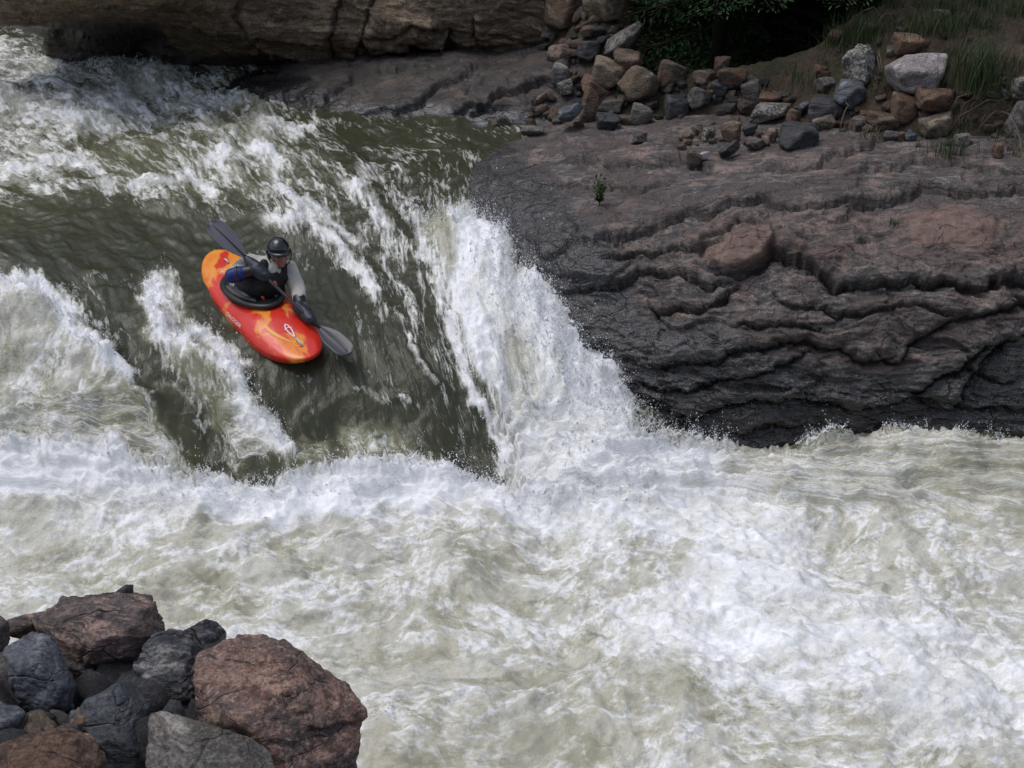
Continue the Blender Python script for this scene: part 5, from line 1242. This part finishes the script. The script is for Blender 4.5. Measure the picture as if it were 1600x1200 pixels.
SPR = mesh_np('crown', sv, sf, False); SPB = poly_mesh('branches', bv, bf); SPT = poly_mesh('trunk', *tube([(0, 0, -1.6), (.02, 0, 1), (0, .02, 3), (0, 0, 5), (0, 0, 7)], [.13, .11, .085, .05, .015], 10))
for m_, q in ((SPR, M_NEEDLE), (SPB, M_BARK), (SPT, M_BARK)): m_.materials.append(q)
def ground_z(x, y):
    r_ = BV.ray_cast(Vector((x, y, 30)), Vector((0, 0, -1)), 60); return r_[0].z if r_[0] else 2.5
for (x, y, sc, rz, zb, lab) in [(4.3, 16.0, 1.0, .3, 3.0, 'dark spruce whose low boughs hang in above the speckled slab rock'), (2.7, 16.3, 1.0, 2.1, 3.05, 'dark spruce at the top of the view above the largest tan rock'),
          (3.4, 17.4, 1.2, 4.0, 1.8, 'spruce standing deepest in the shade between the two front spruces'), (5.4, 18.0, 1.2, 5.2, 3.0, 'spruce behind the grassy top of the right bank'),
          (2.3, 18.4, 1.2, 3.0, 1.8, 'spruce at the very back of the shade above the rubble'), (4.4, 18.3, 1.2, 3.6, 2.0, 'spruce at the back right of the shade')]:
    t = empty('spruce_tree', (x, y, zb)); t.rotation_euler = (0, 0, rz); t.scale = (sc,)*3
    tag(t, lab, 'tree', 'spruces behind the rubble')
    for nm, m_ in (('trunk', SPT), ('branches', SPB), ('crown', SPR)):
        c = bpy.data.objects.new(nm, m_); COL.objects.link(c); c.parent = t

def tuft(px, py, h, n, w, lean, mat_, label, jit=.08, name='grass_tuft', cat='grass'):
    g = hit(px, py)
    if g is None: return
    V, F = blades([(0, 0, 0)], h, w, lean, n, _pl, jit, 4); o = obj(name, mesh_np(name, V, F, False), mat_); o.location = g; tag(o, label, cat, 'grass tufts on the right bank' if cat == 'grass' else None)
tuft(1528, 138, .62, 420, .008, .55, M_GRASS, 'tall bright green grass tuft right of the white-topped rock', .17)
tuft(1350, 60, .34, 260, .007, .7, M_GRASS, 'green grass tuft above the tilted speckled block', .15)
tuft(1320, 70, .28, 200, .007, .8, M_GRASS, 'green grass tuft beside the orange-brown rock by the trees', .12)
tuft(1440, 48, .30, 240, .007, .8, M_GRASS, 'grass tuft above the brown rock on the right bank', .2)
tuft(1480, 45, .30, 240, .007, .8, M_GRASS, 'grass tuft below the flat pale stone high on the bank', .2)
tuft(1580, 20, .30, 260, .007, .8, M_GRASS, 'grass tuft in the top right corner', .25)
tuft(1360, 215, .18, 50, .006, .9, M_DRY, 'small dry grass tuft in front of the long low brown rock', .08)
tuft(1480, 240, .30, 120, .006, .9, M_GRASS, 'thin grass tuft at the foot of the tan tilted rock', .12)
tuft(1290, 175, .22, 60, .005, .9, M_DRY, 'dry grass tuft between the dark slab and the ledge', .1)
tuft(1230, 140, .32, 80, .006, .8, M_DRY, 'dim dry grass tuft in the shade behind the rubble', .15)
tuft(1255, 125, .30, 90, .007, .8, M_SHRUB, 'dim green grass tuft left of the rounded orange rock', .15)
# leafy plant growing from a crack in the ledge
g = hit(937, 321); V_, F_ = [], []
pl = empty('crack_plant', g); tag(pl, 'small leafy green plant growing from a crack in the ledge', 'plant')
sv_, sf_ = [], []; C, Dd = [], []
for k in range(13):
    az = _pl.uniform(0, 6.28); L = _pl.uniform(.14, .30); ln = _pl.uniform(.1, .6); P = [Vector((math.cos(az)*ln*L*u*u, math.sin(az)*ln*L*u*u, L*u)) for u in (0, .35, .7, 1)]
    tv, tf = tube(P, [.004, .0035, .003, .002], 4); o_ = len(sv_); sv_ += tv; sf_ += [tuple(o_+q for q in f) for f in tf]
    for u in np.linspace(.2, 1, 9):
        C.append((math.cos(az)*ln*L*u*u, math.sin(az)*ln*L*u*u, L*u)); a2 = _pl.uniform(0, 6.28); Dd.append((math.cos(a2), math.sin(a2), .7))
obj('stem', poly_mesh('stem', sv_, sf_), M_SHRUB, pl); obj('foliage', mesh_np('foliage', *leaves(np.array(C), .055, _pl, np.array(Dd)), False), M_GRASS, pl)
for px, py, lab in ((1345, 378, 'tiny grass tuft rooted in the pinkish rock band'), (1398, 352, 'tiny green plant in the crack beside the large pink bulge')):
    tuft(px, py, .12, 40, .006, .8, M_GRASS, lab, .03)
# ground cover: mixed grass and litter nobody could count
roots_g, roots_d = [], []
poly = [(1250, 150), (1290, 70), (1330, 0), (1640, 0), (1640, 250), (1480, 235), (1400, 150), (1330, 160)]
for _ in range(1500):
    x, y = _pl.uniform(1250, 1640), _pl.uniform(0, 250)
    if not inside(np.array(x), np.array(y), poly): continue
    if n2(x/60., y/35., 4) < -.05: continue
    g = hit(x, y)
    if g is None: continue
    (roots_g if (y < 60 or _pl.random() < .3) else roots_d).append(g[:])
V, F = blades(roots_g, .17, .007, .9, 7, _pl, .04); tag(obj('bank_grass', mesh_np('bank_grass', V, F, False), M_GRASS), 'short green grass over the right bank', 'grass', None, 'stuff')
V, F = blades(roots_d, .16, .005, 1.5, 5, _pl, .05); tag(obj('dry_litter', mesh_np('dry_litter', V, F, False), M_DRY), 'dry grass and litter between the stones of the right bank', 'grass', None, 'stuff')
# bare twigs
tw, tf2 = [], []
for (x0, y0, x1, y1) in [(1400, 30, 1360, 60), (1480, 210, 1600, 160), (1470, 190, 1560, 150), (1555, 180, 1600, 250), (1570, 215, 1600, 260), (1300, 200, 1310, 165), (1312, 205, 1325, 175), (1368, 130, 1372, 90), (1376, 128, 1366, 95), (1410, 12, 1470, 16), (1540, 160, 1490, 200), (1585, 120, 1600, 80), (1380, 35, 1320, 45), (1515, 170, 1590, 140), (1530, 200, 1600, 190)]:
    a, b = hit(x0, y0), hit(x1, y1)
    if a is None or b is None: continue
    P = [a.lerp(b, u)+Vector((_pl.normal()*.02, 0, .06+.12*math.sin(3.1*u)+_pl.normal()*.02)) for u in np.linspace(0, 1, 7)]; P[0] = a
    v, f = tube(P, [.008*(1-.7*k/6) for k in range(7)], 5); o_ = len(tw); tw += v; tf2 += [tuple(o_+q for q in g_) for g_ in f]
tag(obj('dry_twigs', poly_mesh('dry_twigs', tw, tf2), M_DRY), 'bare dry twigs lying over the right bank', 'twigs', None, 'stuff')

# ------------------------------------------------------------------ spray thrown up along the crests
SPRAY = [  # pixel line, weight, width in pixels, throw height in metres
 ([(640, 725), (690, 735), (750, 755), (800, 765)], 1.0, 9, .16), ([(520, 725), (600, 720), (660, 722)], .8, 9, .10), ([(0, 700), (120, 695), (250, 738), (380, 757), (520, 726)], .7, 10, .07),
 ([(720, 335), (770, 335), (800, 395), (850, 430), (900, 460), (940, 520), (965, 570), (980, 650)], 1.6, 14, .13), ([(800, 420), (880, 540), (930, 640)], 1.2, 55, .14), ([(960, 660), (1000, 675), (1060, 690), (1130, 700)], 1.2, 10, .14),
 ([(1250, 700), (1300, 675), (1400, 662), (1490, 664), (1560, 690)], .8, 8, .08), ([(0, 432), (50, 440), (90, 475), (130, 530), (200, 600)], 1.0, 10, .09), ([(240, 435), (235, 480), (270, 520), (330, 525), (380, 590), (440, 700)], 1.0, 10, .10),
 ([(60, 110), (170, 100), (260, 112), (330, 120)], .6, 8, .09), ([(0, 150), (140, 170)], .4, 14, .08), ([(430, 255), (440, 300), (500, 338)], .3, 8, .05), ([(800, 780), (1000, 760)], .6, 25, .08), ([(200, 740), (400, 770), (600, 750)], .6, 25, .08),
 ([(640, 340), (690, 330)], .6, 12, .12), ([(700, 500), (750, 640), (790, 735)], .5, 8, .08), ([(560, 1140), (640, 1110)], .4, 14, .07),
 ([(30, 95), (75, 75)], .5, 8, .2),
]
fx, fy = PXW.ravel(), PYW.ravel(); vis = np.where((fx > -80) & (fx < 1680) & (fy > 30) & (fy < 1260))[0]
vis = vis[::2]; vx, vy = fx[vis], fy[vis]
prob = np.zeros(len(vis)); thr = np.zeros(len(vis))
for pts, wgt, wd, th in SPRAY:
    xs_a = [p[0] for p in pts]; ys_a = [p[1] for p in pts]
    near_ = np.where((vx > min(xs_a)-3*wd) & (vx < max(xs_a)+3*wd) & (vy > min(ys_a)-3*wd) & (vy < max(ys_a)+3*wd))[0]
    d, _, _ = seg_dist(vx[near_], vy[near_], pts); e = wgt*np.exp(-(d/wd)**2); better = e > prob[near_]
    thr[near_] = np.where(better, th, thr[near_]); prob[near_] = np.maximum(prob[near_], e)
prob *= (DEPW.ravel()[vis]**-1.0); prob /= prob.sum()
SR = np.random.default_rng(9)
NJ = 7000
pick = SR.choice(len(vis), NJ, p=prob); base = np.stack([GX.ravel(), GY.ravel(), crest.ravel()], -1)[vis[pick]]; th = thr[pick]*SR.gamma(1.6, .62, NJ)
az = SR.uniform(0, 6.283, NJ); vel = np.stack([np.cos(az)*.45+.12, np.sin(az)*.45-.15, np.ones(NJ)], -1)*th[:, None]
pts_, rad_ = [], []
for j in range(9):
    u = SR.uniform(.05, 1.0, NJ)**.8; p = base+vel*u[:, None]+SR.normal(size=(NJ, 3))*(.006+.035*u*th)[:, None]; p[:, 2] -= .25*th*u*u
    pts_.append(p); rad_.append((.0034*(1-.5*u)*SR.gamma(3, .34, NJ)).clip(.0014, .009))
P = np.concatenate(pts_); rr = np.concatenate(rad_)
SV, SF = [], []
for j in SR.choice(NJ, 1500, replace=False):
    b0, v0, t0 = base[j], vel[j], min(th[j], .16)
    if t0 < .03: continue
    v0 = v0*(t0/th[j])*np.array([1.5, 1.5, 1])
    r0 = .004+.05*t0*SR.uniform(.3, 1); r0 = min(r0, .013); i0 = len(SV); q = SR.normal(size=(5, 3))*.16*t0
    for k in range(5):
        u = k/4*.42; c = b0+v0*u+q[k]*u; c[2] -= .25*t0*u*u+(.012 if k == 0 else 0); rk = r0*((1-u/.42)**.8*SR.uniform(.6, 1.3)+.12)
        for m in range(4): SV.append((c[0]+rk*math.cos(m*1.571), c[1]+rk*math.sin(m*1.571)*.8, c[2]+rk*.4*math.sin(m*1.571+.7)))
    for k in range(4):
        for m in range(4): a_, b_ = i0+4*k+m, i0+4*k+(m+1) % 4; SF += [(a_, b_, b_+4), (a_, b_+4, a_+4)]
OC = np.array([[1, 0, 0], [-1, 0, 0], [0, 1, 0], [0, -1, 0], [0, 0, 1], [0, 0, -1]], float); OF = np.array([[0, 2, 4], [2, 1, 4], [1, 3, 4], [3, 0, 4], [2, 0, 5], [1, 2, 5], [3, 1, 5], [0, 3, 5]])
st = 1+SR.uniform(0, .9, len(P)); V = P[:, None, :]+OC[None]*rr[:, None, None]*np.stack([np.ones_like(st), np.ones_like(st), st], -1)[:, None, :]
F = (OF[None]+6*np.arange(len(P))[:, None, None]).reshape(-1, 3)
t_ = NT('spray_water'); M_SPRAY = t_.set(color=(.86, .87, .89), rough=.25, spec=.5)
V = np.r_[V.reshape(-1, 3), np.array(SV)]; F = np.r_[F, np.array(SF)+6*len(P)]
tag(obj('spray', mesh_np('spray', V, F), M_SPRAY), 'white droplets thrown up along the breaking crests', 'spray', None, 'stuff')
